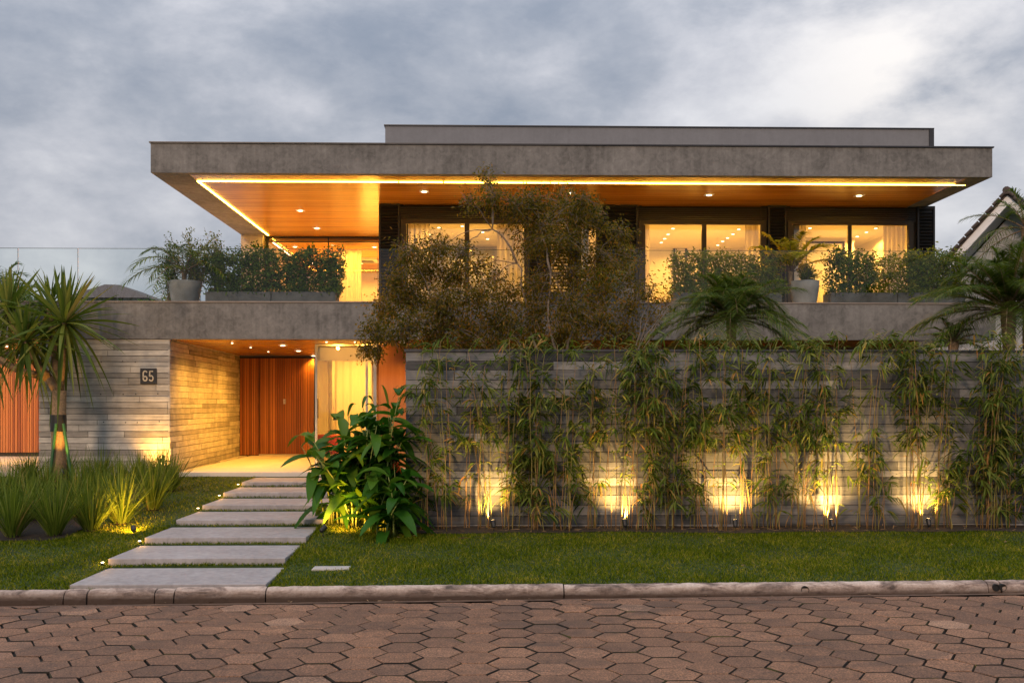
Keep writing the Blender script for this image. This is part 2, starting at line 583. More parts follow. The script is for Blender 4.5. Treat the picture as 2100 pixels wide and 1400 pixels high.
def blades(P, D, L, W, droop=0.3, segs=3, roll=None, fold=0.0, prof=None, curl=None):
    """strips of quads that leave P along D, bend down by droop and taper; returns (verts, quads)"""
    P = np.asarray(P, float).reshape(-1, 3)
    N = len(P)
    D = unit(np.broadcast_to(np.asarray(D, float), (N, 3)))
    L = np.broadcast_to(np.asarray(L, float), (N,))
    W = np.broadcast_to(np.asarray(W, float), (N,))
    droop = np.broadcast_to(np.asarray(droop, float), (N,))
    up = np.array([0, 0, 1.0])
    S = np.cross(D, up)
    bad = np.linalg.norm(S, axis=1) < 1e-3
    S[bad] = (1, 0, 0)
    S = unit(S)
    Nn = unit(np.cross(S, D))
    if roll is not None:
        r = np.broadcast_to(np.asarray(roll, float), (N,))[:, None]
        S, Nn = S * np.cos(r) + Nn * np.sin(r), Nn * np.cos(r) - S * np.sin(r)
    rows = []
    ac = 3 if fold else 2
    for i in range(segs + 1):
        t = i / segs
        wv = prof(t) if prof else max(0.04, (1 - t) ** 0.7 if i else 0.6)
        c = P + D * (L * t)[:, None] + np.array([0, 0, -1.0]) * (droop * L * t * t)[:, None]
        hw = (W * 0.5 * wv)[:, None]
        if fold:
            rows.append(np.stack([c - S * hw + Nn * hw * fold, c, c + S * hw + Nn * hw * fold], 1))
        else:
            rows.append(np.stack([c - S * hw, c + S * hw], 1))
    V = np.stack(rows, 1)                       # N, segs+1, ac, 3
    per = (segs + 1) * ac
    q = []
    for i in range(segs):
        for a in range(ac - 1):
            q.append((i * ac + a, i * ac + a + 1, (i + 1) * ac + a + 1, (i + 1) * ac + a))
    q = np.array(q)
    Q = (np.arange(N)[:, None, None] * per + q[None]).reshape(-1, 4)
    return V.reshape(-1, 3), Q


def join(parts):
    vs, qs, off = [], [], 0
    for v_, q_ in parts:
        vs.append(v_); qs.append(q_ + off); off += len(v_)
    return np.concatenate(vs), np.concatenate(qs)


def qmesh(name, vq, mat, parent=None, local=False, smooth=False):
    v_, q_ = vq
    me = bpy.data.meshes.new(name)
    me.vertices.add(len(v_))
    me.vertices.foreach_set('co', v_.astype(np.float32).ravel())
    me.loops.add(len(q_) * 4)
    me.loops.foreach_set('vertex_index', q_.astype(np.int32).ravel())
    me.polygons.add(len(q_))
    me.polygons.foreach_set('loop_start', (np.arange(len(q_)) * 4).astype(np.int32))
    me.polygons.foreach_set('use_smooth', [smooth] * len(q_))
    me.update(calc_edges=True)
    me.materials.append(MATS[mat])
    return link_mesh(name, me, parent, local)


def lamp(name, kind, loc, energy, color=WARM, parent=None, aim=None, size=0.1, **kw):
    d = bpy.data.lights.new(name, kind)
    d.energy = energy
    d.color = color
    if kind == 'AREA':
        d.size = size
        if 'sy' in kw:
            d.shape = 'RECTANGLE'
            d.size_y = kw['sy']
    else:
        d.shadow_soft_size = size
    if kind == 'SPOT':
        d.spot_size = R(kw.get('cone', 90))
        d.spot_blend = kw.get('blend', 0.8)
    o = bpy.data.objects.new(name, d)
    col.objects.link(o)
    o.location = loc
    if aim is not None:
        o.rotation_euler = (-(Vector(aim) - Vector(loc))).to_track_quat('Z', 'Y').to_euler()
    if parent is not None:
        o.parent = parent
        o.location = Vector(loc) - Vector(parent.location)
    return o


SLABS = []
for i, (d, h, pxl) in enumerate(((12.74, 2.225, 143), (14.1, 2.108, 222), (15.45, 1.997, 297), (16.8, 1.885, 361),
                                  (18.15, 1.78, 415), (19.5, 1.677, 458), (20.85, 1.579, 496))):
    SLABS.append((xat(pxl, d), d, CH - h))



def lawn_z(X, Y):
    X = np.asarray(X, float); Y = np.asarray(Y, float)
    zl = 0.155 + (Y - 12.7) * 0.0775
    zr = 0.19 + (Y - 12.7) * 0.051
    xa = xat(650, 16.0)
    xb = xat(860, 16.0)
    k = np.clip((X - xa) / (xb - xa), 0, 1)
    k = k * k * (3 - 2 * k)
    z = zl * (1 - k) + zr * k
    for (sx, sy, sz) in SLABS:
        m_ = (X > sx + 0.012) & (X < sx + 2.388) & (Y > sy - 0.075) & (Y < sy + 1.275)
        z = np.where(m_, sz - 0.095, z)
    return z + 0.012 * np.sin(X * 1.7 + Y) * np.sin(Y * 2.1 - X * 0.6)


def road_z(X):
    return 0.052 + 0.0060 * X


# ------------------------------------------------------------------ ground, road, kerb
def ground():
    mb = MB()
    for x0, x1, y0, y1 in ((-900, 900, -300, 3), (-900, -26, 3, 1200), (26, 900, 3, 1200), (-26, 26, 30, 1200), (-26, 26, 3, 30)):
        mb.face([(x0, y0, -0.35), (x1, y0, -0.35), (x1, y1, -0.35), (x0, y1, -0.35)])
    tag(mb.build('ground', 'far_ground'), kind='structure')
    mb = MB()
    mb.face([(-60, -12, road_z(-60) - 0.03), (60, -12, road_z(60) - 0.03), (60, 12.72, road_z(60) - 0.03), (-60, 12.55, road_z(-60) - 0.03)])
    tag(mb.build('road_bed', 'joint_sand'), kind='structure')
    # hexagonal concrete pavers, 26 cm sides
    s = 0.240
    CT = []
    mb = MB()
    a = R(-1.0)
    dx, dy = 1.5 * s, math.sqrt(3) * s
    rr = random.Random(5)
    kx0 = xat(1050, 12.5)
    for i in range(-50, 51):
        for j in range(0, 28):
            cx = i * dx + 0.07
            cy = 2.0 + j * dy + (dy / 2 if i % 2 else 0)
            x = cx * math.cos(a) - cy * math.sin(a)
            y = cx * math.sin(a) + cy * math.cos(a)
            x += rr.uniform(-0.006, 0.006); y += rr.uniform(-0.006, 0.006)
            rot = a + rr.uniform(-0.015, 0.015)
            tx, ty = rr.uniform(-0.012, 0.012), rr.uniform(-0.012, 0.012)
            zt = road_z(x) + rr.uniform(-0.003, 0.004) + 0.010 * math.sin(x * 0.8) * math.sin(y * 1.1)
            ylim = kerb_y(x) - 0.16
            CT.append((x, y))
            ring = []
            for r_, dz in ((s * 0.960, -0.05), (s * 0.957, -0.007), (s * 0.938, 0.0)):
                rg = []
                for k in range(6):
                    t = rot + k * PI / 3
                    px_, py_ = r_ * math.cos(t), r_ * math.sin(t)
                    rg.append((x + px_, min(y + py_, ylim), zt + dz + tx * px_ + ty * py_))
                ring.append(rg)
            if y - s * 0.5 > ylim:
                continue
            n = len(mb.v)
            for rg in ring:
                mb.v += rg
            mb.f.append(tuple(n + 12 + k for k in range(6))); mb.mi.append(0)
            for b_ in (0, 6):
                for k in range(6):
                    k2 = (k + 1) % 6
                    mb.f.append((n + b_ + k, n + b_ + k2, n + b_ + 6 + k2, n + b_ + 6 + k)); mb.mi.append(1 if b_ == 0 or (k + i) % 3 else 0)
    tag(mb.build('road', ['hex_paver', 'joint_sand']), kind='structure')
    # small weeds and moss growing from the paver joints
    ctr = np.array(CT)
    n_ = 5200
    c = ctr[rng.integers(0, len(ctr), n_)]
    keep = np.sin(c[:, 0] * 1.1 + 0.5) * np.sin(c[:, 1] * 1.7) + rng.normal(0, 0.35, n_) > 0.35
    c = c[keep]
    n_ = len(c)
    k = rng.integers(0, 6, n_)
    u_ = rng.uniform(0, 1, n_) ** 2 * 0.6
    a0, a1 = a + k * PI / 3, a + (k + 1) * PI / 3
    P = np.stack([c[:, 0] + s * (np.cos(a0) * (1 - u_) + np.cos(a1) * u_), c[:, 1] + s * (np.sin(a0) * (1 - u_) + np.sin(a1) * u_), road_z(c[:, 0]) - 0.012], -1)
    D = np.stack([rng.normal(0, 0.7, n_), rng.normal(0, 0.7, n_), np.ones(n_)], -1)
    tag(qmesh('joint_weeds', blades(P, D, rng.uniform(0.012, 0.032, n_), rng.uniform(0.005, 0.010, n_), 0.4, 2, rng.uniform(0, PI, n_)), 'lawn_blade'),
        'sparse moss and weeds growing in the joints of the hexagonal street pavers', 'weeds', kind='stuff')


def kerb_y(x):
    return 12.62 + 0.012 * x


def kerb():
    # kerb stones of uneven length with chipped, rounded noses
    rr = random.Random(9)
    mb = MB()
    x = -16.0
    cuts = [xat(p, 12.6) for p in (133, 180, 318, 358, 545, 1157, 2035, 2062)]
    edges = [-16.0, -12.2, -9.0] + cuts + [9.0, 12.0, 16.0]
    for a, b_ in zip(edges[:-1], edges[1:]):
        if b_ - a < 0.05:
            continue
        a2, b2 = a + 0.008, b_ - 0.008
        nn = max(2, int((b2 - a2) / 0.06))
        dz = rr.uniform(-0.008, 0.008); dy = rr.uniform(-0.01, 0.01)
        prof = [(-0.02, -0.12), (-0.012, 0.055), (0.0, 0.100), (0.016, 0.130), (0.045, 0.150), (0.085, 0.160), (0.13, 0.163), (0.14, 0.0)]
        base = len(mb.v)
        for i in range(nn + 1):
            xx = a2 + (b2 - a2) * i / nn
            ky = kerb_y(xx) + dy
            top = road_z(xx) + (-0.013 - 0.0025 * xx)
            e = 0.006 if i in (0, nn) else 0
            for (py_, pz_) in prof:
                w_ = 0.007 * math.sin(xx * 9 + pz_ * 30) * math.sin(xx * 23) + rr.uniform(-0.003, 0.003) if pz_ > 0.05 else 0
                mb.v.append((xx, ky + py_ + w_ + e, (road_z(xx) if pz_ < 0.05 else top) + pz_ + dz * (pz_ > 0.05) + 0.5 * w_ - e))
        m_ = len(prof)
        for i in range(nn):
            for k in range(m_ - 1):
                mb.f.append((base + i * m_ + k, base + (i + 1) * m_ + k, base + (i + 1) * m_ + k + 1, base + i * m_ + k + 1))
                mb.mi.append(0)
        for i in (0, nn):
            mb.f.append(tuple(base + i * m_ + k for k in range(m_))); mb.mi.append(0)
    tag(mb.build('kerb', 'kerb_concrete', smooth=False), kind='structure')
    # smooth concrete gutter strip at the foot of the kerb
    mb = MB()
    n = 40
    for i in range(n):
        xa, xb = -16 + 32 * i / n, -16 + 32 * (i + 1) / n
        mb.face([(xa, kerb_y(xa) - 0.16, road_z(xa) + 0.002), (xb, kerb_y(xb) - 0.16, road_z(xb) + 0.002),
                 (xb, kerb_y(xb) + 0.02, road_z(xb) - 0.012), (xa, kerb_y(xa) + 0.02, road_z(xa) - 0.012)])
    tag(mb.build('gutter', 'gutter_dirt'), kind='structure')


plain('gutter_dirt', (0.13, 0.075, 0.045), 0.7, 0, 0.4, 5)
plain('mulch_dark', (0.03, 0.02, 0.012), 0.95, 0, 0.5, 30)
ground()
kerb()

WALL_Y = 17.0          # street face of the garden wall
HY0 = 22.0             # street face of the ground floor
UP_Y = 25.6            # street face of the upper rooms
FLOOR = 0.98
CEIL = 3.82
GX0 = xat(833, WALL_Y)


def lawn():
    # base sheet
    mb = MB()
    xs = np.concatenate([[-16, -13, -10, -8.5], np.linspace(-7.6, 3, 330), [3.5, 4, 5, 6, 7, 8, 10, 13, 16]])
    ys = np.linspace(12.76, 22.3, 300)
    X, Y = np.meshgrid(xs, ys)
    Yk = np.maximum(Y, 12.62 + 0.012 * X + 0.12)
    Z = lawn_z(X, Yk)
    V = np.stack([X, Yk, Z], -1).reshape(-1, 3)
    nx, ny = len(xs), len(ys)
    q = []
    for j in range(ny - 1):
        for i in range(nx - 1):
            q.append((j * nx + i, j * nx + i + 1, (j + 1) * nx + i + 1, (j + 1) * nx + i))
    tag(qmesh('lawn_ground', (V, np.array(q)), 'turf'), kind='structure')
    # a skirt so the raised ground is closed behind and beside
    mb = MB()
    mb.box(-16, 16, 22.31, 22.35, -0.34, 0.5)
    tag(mb.build('terrain_edge', 'soil'), kind='structure')


lawn()

def bed_left(X, Y):
    """planting bed of the grass clumps"""
    edge = np.interp(X, [-12, xat(0, 15.6), xat(110, 15.7), xat(250, 16.6), xat(330, 18.3), xat(372, 21.5), xat(380, 22)],
                     [15.55, 15.6, 15.55, 16.4, 18.0, 20.9, 23])
    return (Y > edge) & (X > -9.5)


def beds():
    n = 60
    # left bed
    xs = np.linspace(-9.4, xat(376, 21.9), n)
    mb = MB()
    for i in range(n - 1):
        for k in range(6):
            pts = []
            for (x, kk) in ((xs[i], k), (xs[i + 1], k), (xs[i + 1], k + 1), (xs[i], k + 1)):
                e = float(np.interp(x, [-12, xat(0, 15.6), xat(110, 15.7), xat(250, 16.6), xat(330, 18.3), xat(376, 21.9)],
                                    [15.55, 15.6, 15.55, 16.4, 18.0, 21.6]))
                y = e + (21.98 - e) * kk / 6
                pts.append((x, y, float(lawn_z(x, y)) + 0.015))
            mb.face(pts)
    tag(mb.build('planting_bed', 'soil'), kind='structure')
    # bed along the garden wall
    mb = MB()
    xs = np.linspace(GX0 - 0.1, 12, 90)
    for i in range(89):
        for k in range(2):
            pts = []
            for (x, kk) in ((xs[i], k), (xs[i + 1], k), (xs[i + 1], k + 1), (xs[i], k + 1)):
                e = 16.38 + 0.05 * math.sin(x * 1.3) + 0.03 * math.sin(x * 4.1)
                y = e + (16.99 - e) * kk / 2
                pts.append((x, y, float(lawn_z(x, y)) + 0.015))
            mb.face(pts)
    tag(mb.build('planting_bed', 'mulch_dark'), kind='structure')


beds()


def grass():
    def scatter(n, x0, x1, y0, y1):
        X = rng.uniform(x0, x1, n); Y = rng.uniform(y0, y1, n)
        ok = Y > 12.62 + 0.012 * X + 0.135
        ok &= ~((X > GX0 - 0.15) & (Y > 16.36 + 0.05 * np.sin(X * 1.3) + 0.03 * np.sin(X * 4.1)))
        ok &= ~bed_left(X, Y)
        for i, (sx, sy, sz) in enumerate(SLABS):
            ok &= ~((X > sx + 0.015) & (X < sx + 2.385) & (Y > sy + 0.01) & (Y < sy + 1.27))
        ok &= ~((X > xat(640, 13.75)) & (X < xat(717, 13.75)) & (Y > 13.66) & (Y < 13.9))
        return X[ok], Y[ok]
    a = scatter(200000, -10.5, 8.9, 12.7, 16.6)
    b_ = scatter(80000, -12.0, -0.5, 15.5, 22.1)
    X = np.concatenate([a[0], b_[0]]); Y = np.concatenate([a[1], b_[1]])
    n = len(X)
    P = np.stack([X, Y, lawn_z(X, Y) - 0.004], -1)
    D = np.stack([rng.normal(0, 0.5, n), rng.normal(0, 0.5, n), np.ones(n)], -1)
    hgt = rng.uniform(0.02, 0.078, n) * (1 + 0.35 * np.sin(X * 2.3 + 1) * np.sin(Y * 3.1))
    v_ = blades(P, D, hgt, rng.uniform(0.006, 0.017, n), 0.25, 1, rng.uniform(0, PI, n), prof=lambda t: 1 if t < 0.5 else 0.15)
    # longer tufts left uncut along slab edges
    parts = [v_]
    for (sx, sy, sz) in SLABS:
        m_ = 420
        X = rng.uniform(sx, sx + 2.4, m_)
        Y = rng.uniform(sy - 0.07, sy - 0.012, m_)
        P = np.stack([X, Y, lawn_z(X, Y)], -1)
        D = np.stack([rng.normal(0, 0.45, m_), rng.normal(-0.2, 0.3, m_), np.ones(m_)], -1)
        parts.append(blades(P, D, rng.uniform(0.03, 0.085, m_), 0.009, 0.3, 2, rng.uniform(0, PI, m_)))
        for xx in (sx - 0.03, sx + 2.43):
            X = rng.normal(xx, 0.015, 160); Y = rng.uniform(sy, sy + 1.28, 160)
            P = np.stack([X, Y, lawn_z(X, Y)], -1)
            D = np.stack([rng.normal(0, 0.4, 160), rng.normal(0, 0.4, 160), np.ones(160)], -1)
            parts.append(blades(P, D, rng.uniform(0.03, 0.08, 160), 0.008, 0.3, 2, rng.uniform(0, PI, 160)))
    m_ = 9000
    X = rng.uniform(-7.6, 8.8, m_)
    Y = 12.62 + 0.012 * X + 0.14 + rng.uniform(0, 0.05, m_)
    P = np.stack([X, Y, lawn_z(X, Y) - 0.01], -1)
    D = np.stack([rng.normal(0, 0.4, m_), rng.normal(-0.25, 0.35, m_), np.ones(m_)], -1)
    parts.append(blades(P, D, rng.uniform(0.02, 0.055, m_), 0.008, 0.3, 1, rng.uniform(0, PI, m_)))
    tag(qmesh('lawn', join(parts), 'lawn_blade'), 'mown green lawn sloping from the kerb up to the garden wall', 'grass', kind='stuff')


grass()

# stepping slabs
ORD = ['nearest the kerb', 'second up from the kerb', 'third up from the kerb', 'fourth up from the kerb, middle of the path',
       'fifth up from the kerb', 'sixth up from the kerb', 'last before the entry porch']
for i, (sx, sy, sz) in enumerate(SLABS):
    mb = MB()
    mb.bevbox(sx, sx + 2.4, sy, sy + 1.27, sz - 0.13, sz, 0.008)
    o = mb.build('stepping_slab', 'slab_concrete')
    tag(o, 'pale concrete stepping slab, ' + ORD[i], 'stepping slab', 'stepping slabs leading up the lawn')
mb = MB()
p = at(640, 1170, 13.7)
mb.bevbox(p.x, xat(717, 13.75), 13.66, 13.9, 0.15, 0.262, 0.006)
tag(mb.build('drain_cover', 'drain_cover'), 'small pale rectangular cover set in the lawn right of the path', 'cover')


# ------------------------------------------------------------------ board-marked concrete faces
def board_face(mb, o, ux, width, z0, z1, nrm, row=0.142, seed=1, dark=0.0):
    """boards laid on a vertical face: origin o (x,y), unit direction ux, outward normal nrm"""
    rr = random.Random(seed)
    z = z0
    while z < z1 - 0.01:
        h = min(row * rr.choice((0.8, 1, 1, 1.0, 1.15)), z1 - z)
        if z1 - (z + h) < 0.05:
            h = z1 - z
        x = -rr.uniform(0, 1.2)
        while x < width:
            L = rr.choice((0.7, 1.0, 1.5, 2.0, 2.4, 2.9)) * rr.uniform(0.9, 1.1)
            a, b_ = max(0.0, x), min(width, x + L)
            x += L
            if b_ - a < 0.02:
                continue
            t = rr.uniform(0.002, 0.014)
            g = 0.008
            pa = (o[0] + ux[0] * (a + (g if a > 0 else 0)), o[1] + ux[1] * (a + (g if a > 0 else 0)))
            pb = (o[0] + ux[0] * (b_ - (0.001 if b_ < width else 0)), o[1] + ux[1] * (b_ - (0.001 if b_ < width else 0)))
            q = []
            for zz_ in (z + g * rr.uniform(0.8, 1.5), z + h - 0.001):
                q += [(pa[0] + nrm[0] * t, pa[1] + nrm[1] * t, zz_), (pb[0] + nrm[0] * t, pb[1] + nrm[1] * t, zz_),
                      (pb[0] - nrm[0] * 0.03, pb[1] - nrm[1] * 0.03, zz_), (pa[0] - nrm[0] * 0.03, pa[1] - nrm[1] * 0.03, zz_)]
            mb.hexa(q)
        z += h


# garden wall behind the bamboo
gw = empty('garden_wall', (GX0 + 5, WALL_Y + 0.1, 0.2), 'tall board-marked grey concrete garden wall behind the bamboo row', 'wall')
WTOP = at(1400, 722, WALL_Y).z
mb = MB()
board_face(mb, (GX0, WALL_Y), (1, 0), 12.0, 0.30, WTOP, (0, -1), 0.146, 3)
board_face(mb, (GX0, WALL_Y + 0.25), (0, -1), 0.25, 0.30, WTOP, (-1, 0), 0.146, 4)
mb.build('wall_face', 'board_concrete', gw)
mb = MB()
mb.box(GX0 + 0.022, GX0 + 12, WALL_Y + 0.022, WALL_Y + 0.25, 0.0, WTOP - 0.003)
mb.build('wall_core', 'joint_dark', gw)
mb = MB()
mb.bevbox(GX0 - 0.03, GX0 + 12, WALL_Y - 0.03, WALL_Y + 0.28, WTOP + 0.003, WTOP + 0.042, 0.004)
mb.build('coping', 'coping_metal', gw)

# ------------------------------------------------------------------ the house
house = empty('house', (0, 26, FLOOR), 'modern two storey house with flat cantilevered roof and glowing wooden soffit', 'house')
WX0, WX1 = xat(80, HY0), xat(348, HY0)       # number wall
mb = MB()
board_face(mb, (WX0, HY0), (1, 0), WX1 - WX0, 0.6, CEIL, (0, -1), 0.125, 21)
f_ = mb.build('entry_wall', 'board_concrete_light', house)
mb = MB()
DX = xat(491, 29.4)
dvec = Vector((DX - WX1, 29.4 - HY0, 0))
dl = dvec.length
dvec.normalize()
board_face(mb, (WX1, HY0), (dvec.x, dvec.y), dl, FLOOR - 0.2, CEIL + 0.05, (dvec.y, -dvec.x), 0.125, 31)
mb.build('porch_side_wall', 'board_concrete_light', house)
mb = MB()
mb.hexa([(WX0 + 0.02, HY0 + 0.03, 0.3), (WX1 - 0.03, HY0 + 0.03, 0.3), (DX - 0.03, 29.4, 0.3), (WX0 + 0.02, 29.4, 0.3),
         (WX0 + 0.02, HY0 + 0.03, CEIL), (WX1 - 0.03, HY0 + 0.03, CEIL), (DX - 0.03, 29.4, CEIL), (WX0 + 0.02, 29.4, CEIL)])
mb.build('wall_core', 'joint_dark', house)
mb = MB()
mb.lathe((0, 0, 0), [(0.001, 0), (0.011, 0)], 8)
# tie holes of the shuttering
mb = MB()
for px_, py_ in ((208, 742), (252, 741), (278, 742), (207, 808), (253, 808), (279, 808), (213, 865), (258, 866), (282, 866), (327, 864), (324, 807)):
    p = at(px_, py_, HY0)
    mb.tube([(p.x, HY0 - 0.020, p.z), (p.x, HY0 - 0.010, p.z)], 0.012, 8)
mb.build('tie_hole', 'joint_dark', house)['kind'] = 'stuff'

# terrace slab and its rendered edge
TZ0, TZ1 = at(600, 695.5, HY0).z, at(600, 621, HY0).z
TXL, TXR = -12.5, xat(2040, HY0)
TFL = 4.45
mb = MB()
mb.box(TXL, TXR, HY0 - 0.04, HY0 + 0.16, TZ0, TZ1)
mb.box(TXL, TXL + 0.16, HY0 + 0.16, 31, TZ0, TZ1)
mb.box(TXR - 0.16, TXR, HY0 + 0.16, 31, TZ0, TZ1)
mb.build('terrace_edge', 'fascia_render', house)
mb = MB()
mb.box(TXL, TXR + 0.01, HY0 - 0.06, HY0 + 0.17, TZ1 + 0.002, TZ1 + 0.03)
mb.build('terrace_coping', 'coping_stone', house)
mb = MB()
mb.box(TXL + 0.17, TXR - 0.17, HY0 + 0.17, 38, TFL - 0.25, TFL)
mb.build('terrace_floor', 'entry_stone', house)
mb = MB()
mb.box(TXL + 0.17, TXR - 0.17, HY0 + 0.17, 31.0, CEIL + 0.01, CEIL + 0.05)
mb.build('porch_ceiling', 'soffit_wood', house)

# porch floor, door wall
PXR = xat(835, 29.4)
mb = MB()
mb.bevbox(WX1 + 0.03, 3.0, HY0 + 0.2, 29.38, FLOOR - 0.11, FLOOR, 0.006)
tag(mb.build('porch_floor', 'entry_stone'), kind='structure')
mb = MB()
mb.box(-16, WX0 - 0.02, 22.36, 29.9, -0.36, FLOOR - 0.01)
mb.box(WX0, WX1 - 0.1, 26.5, 29.9, -0.36, FLOOR - 0.01)
tag(mb.build('driveway', 'entry_stone'), kind='structure')
DXR = xat(646, 29.4)


def slats(mb, x0, x1, y, z0, z1, pitch=0.062, gap=0.014, th=0.03, seed=1):
    rr = random.Random(seed)
    x = x0
    while x < x1 - 0.01:
        w_ = min(pitch * rr.uniform(0.75, 1.25), x1 - x)
        mb.box(x, x + max(0.01, w_ - gap), y - th * rr.uniform(0.7, 1.0), y, z0, z1)
        x += w_


mb = MB()
mb.box(WX0 - 0.1, DXR + 0.2, 29.42, 29.6, FLOOR - 0.3, CEIL)
mb.build('door_wall', 'joint_dark', house)
mb = MB()
slats(mb, DX + 0.02, xat(533, 29.4), 29.41, FLOOR + 0.015, CEIL - 0.07, seed=2)
mb.build('wall_cladding', 'door_wood', house)
door = empty('front_door', (xat(590, 29.4), 29.4, FLOOR))
door.parent = house
door.location = Vector(door.location) - Vector(house.location)
mb = MB()
slats(mb, xat(534, 29.36), DXR - 0.02, 29.38, FLOOR + 0.05, CEIL - 0.07, seed=3)
mb.build('door_leaf', 'door_wood', door)
mb = MB()
p = at(583, 823, 29.3)
mb.box(p.x - 0.03, p.x + 0.03, 29.31, 29.345, p.z - 0.07, p.z + 0.07)
mb.box(p.x - 0.012, p.x + 0.012, 29.27, 29.305, p.z - 0.03, p.z + 0.03)
mb.build('handle', 'steel', door)
mb = MB()
mb.box(xat(533, 29.4), DXR, 29.25, 29.40, FLOOR + 0.001, FLOOR + 0.04)
mb.build('door_sill', 'entry_stone', house)

# glazed vestibule right of the door
VY = 23.6
VX0, VX1 = xat(646, VY), xat(772, VY)
ves = []
zb = at(700, 738, VY).z
mb = MB()
mb.box(VX0, VX1, VY + 0.5, VY + 0.55, zb, CEIL)
mb.build('bulkhead', 'white_wall', house)
fr = MB()
fr.box(VX0, VX0 + 0.05, VY, VY + 0.06, FLOOR, CEIL)
fr.box(VX1 - 0.07, VX1, VY, VY + 0.08, FLOOR, CEIL)
fr.box(VX1 - 0.25, VX1 - 0.20, VY, VY + 0.06, FLOOR, zb)
fr.box(VX0 + 0.05, VX1 - 0.07, VY, VY + 0.05, CEIL - 0.04, CEIL)
win0 = fr.build('window', 'steel', house)
g_ = MB()
g_.box(VX0 + 0.05, VX1 - 0.07, VY + 0.02, VY + 0.032, FLOOR + 0.01, CEIL - 0.04)
g_.build('pane', 'window_glass', win0)
hd = MB()
p = at(651, 837, VY)
hd.tube([(p.x + 0.02, VY - 0.01, p.z - 0.22), (p.x + 0.02, VY - 0.06, p.z - 0.22), (p.x + 0.02, VY - 0.06, p.z + 0.22), (p.x + 0.02, VY - 0.01, p.z + 0.22)], 0.012, 8)
hd.build('handle', 'black_metal', win0)
mb = MB()
mb.box(VX0 + 0.001, VX0 + 0.03, VY + 0.09, 29.3, FLOOR, CEIL)
mb.build('pane', 'window_glass', house)
mb = MB()
mb.box(VX0 - 1.5, 3.0, 31.4, 31.5, FLOOR - 0.1, CEIL)
mb.box(PXR + 2.6, PXR + 2.7, 24.4, 31.4, FLOOR - 0.1, CEIL)
mb.build('inner_wall', 'white_wall', house)
mb = MB()
mb.box(DXR + 0.21, 3.0, 29.4, 31.4, FLOOR - 0.1, FLOOR + 0.0)
mb.build('inner_floor', 'entry_stone', house)


def ceil_lamp(x, y, z, r=0.05, parent=house, glow='lamp_glow', square=True):
    m1 = MB()
    if square:
        m1.box(x - r * 1.5, x + r * 1.5, y - r * 1.5, y + r * 1.5, z - 0.012, z - 0.001)
    else:
        m1.lathe((x, y, z), [(r * 1.5, -0.001), (r * 1.5, -0.012), (r, -0.014), (0.001, -0.006)], 16)
    f = m1.build('downlight', 'white_paint', parent)
    m2 = MB()
    m2.lathe((x, y, z), [(0.001, -0.022), (r * 0.85, -0.022), (r * 0.9, -0.013)], 14)
    m2.build('lens', glow, f)


def rod(mb, x, z0, z1, y, r):
    mb.tube([(x, y, z0), (x, y, z1)], r, 8)


def curtain(x0, x1, y, z0, z1, label, amp=0.05, wave=0.16, seed=1):
    rr = random.Random(seed)
    n = max(8, int((x1 - x0) / 0.02))
    ph = rr.uniform(0, 6)
    V, q = [], []
    zs = [z0, (z0 * 2 + z1) / 3, (z0 + 2 * z1) / 3, z1]
    for i in range(n + 1):
        x = x0 + (x1 - x0) * i / n
        o_ = amp * math.sin(ph + 2 * PI * (x - x0) / wave + 0.8 * math.sin(x * 5)) + 0.4 * amp * math.sin(x * 17)
        for k, z in enumerate(zs):
            V.append((x + 0.01 * math.sin(k + x * 9), y + o_ * (1.0 - 0.15 * k), z))
    for i in range(n):
        for k in range(3):
            a = i * 4 + k
            q.append((a, a + 4, a + 5, a + 1))
    o = qmesh('curtain', (np.array(V), np.array(q)), 'curtain_cloth', smooth=True)
    return tag(o, label, 'curtain', 'pale curtains behind the glass')


curtain(xat(660, 26), xat(690, 26), 26.0, FLOOR + 0.02, CEIL - 0.1, 'narrow pale curtain bundle just right of the wooden front door', seed=4)
curtain(xat(690, 26.3), xat(762, 26.3), 26.3, FLOOR + 0.02, CEIL - 0.1, 'wide pale curtain glowing above the big leaved plant', 0.03, 0.2, seed=5)
for k in range(2):  # added spots and fixtures that make the bulkhead bright
    xx = VX0 + (VX1 - VX0) * (0.28 + 0.45 * k)
    ceil_lamp(xx, 22.75, CEIL + 0.01, 0.022)
    lamp('porch_or_fill_lamp', 'SPOT', (xx, 22.75, CEIL - 0.04), 55, parent=house, aim=(xx, VY + 0.5, (zb + CEIL) / 2 - .05), size=0.04, cone=100)
# wood panel beside the vestibule
mb = MB()
mb.box(VX1 + 0.005, xat(845, VY) + 1.6, VY + 0.1, VY + 0.2, FLOOR, CEIL)
mb.build('wall_panel', 'panel_wood', house)
# orange chair seen through the entry glass
mb = MB()
cx, cy = xat(672, 25.2), 25.2
mb.bevbox(cx - 0.3, cx + 0.3, cy - 0.3, cy + 0.3, FLOOR + 0.25, FLOOR + 0.45, 0.03)
mb.bevbox(cx - 0.3, cx + 0.3, cy + 0.2, cy + 0.32, FLOOR + 0.45, FLOOR + 0.72, 0.03)
ch = empty('armchair', (cx, cy, FLOOR), 'low orange armchair just inside the entry glass', 'chair')
mb.build('seat', 'orange_fabric', ch)
for sx_ in (-1, 1):
    for sy_ in (-1, 1):
        m2 = MB()
        m2.tube([(cx + sx_ * 0.26, cy + sy_ * 0.26, FLOOR), (cx + sx_ * 0.25, cy + sy_ * 0.25, FLOOR + 0.25)], [0.012, 0.018], 8)
        m2.build('leg', 'black_metal', ch)

# ground floor wall behind the garden wall
mb = MB()
mb.box(xat(845, VY) + 1.6, TXR - 0.4, 25.0, 25.2, 0.0, CEIL)
mb.build('ground_floor_wall', 'panel_wood', house)

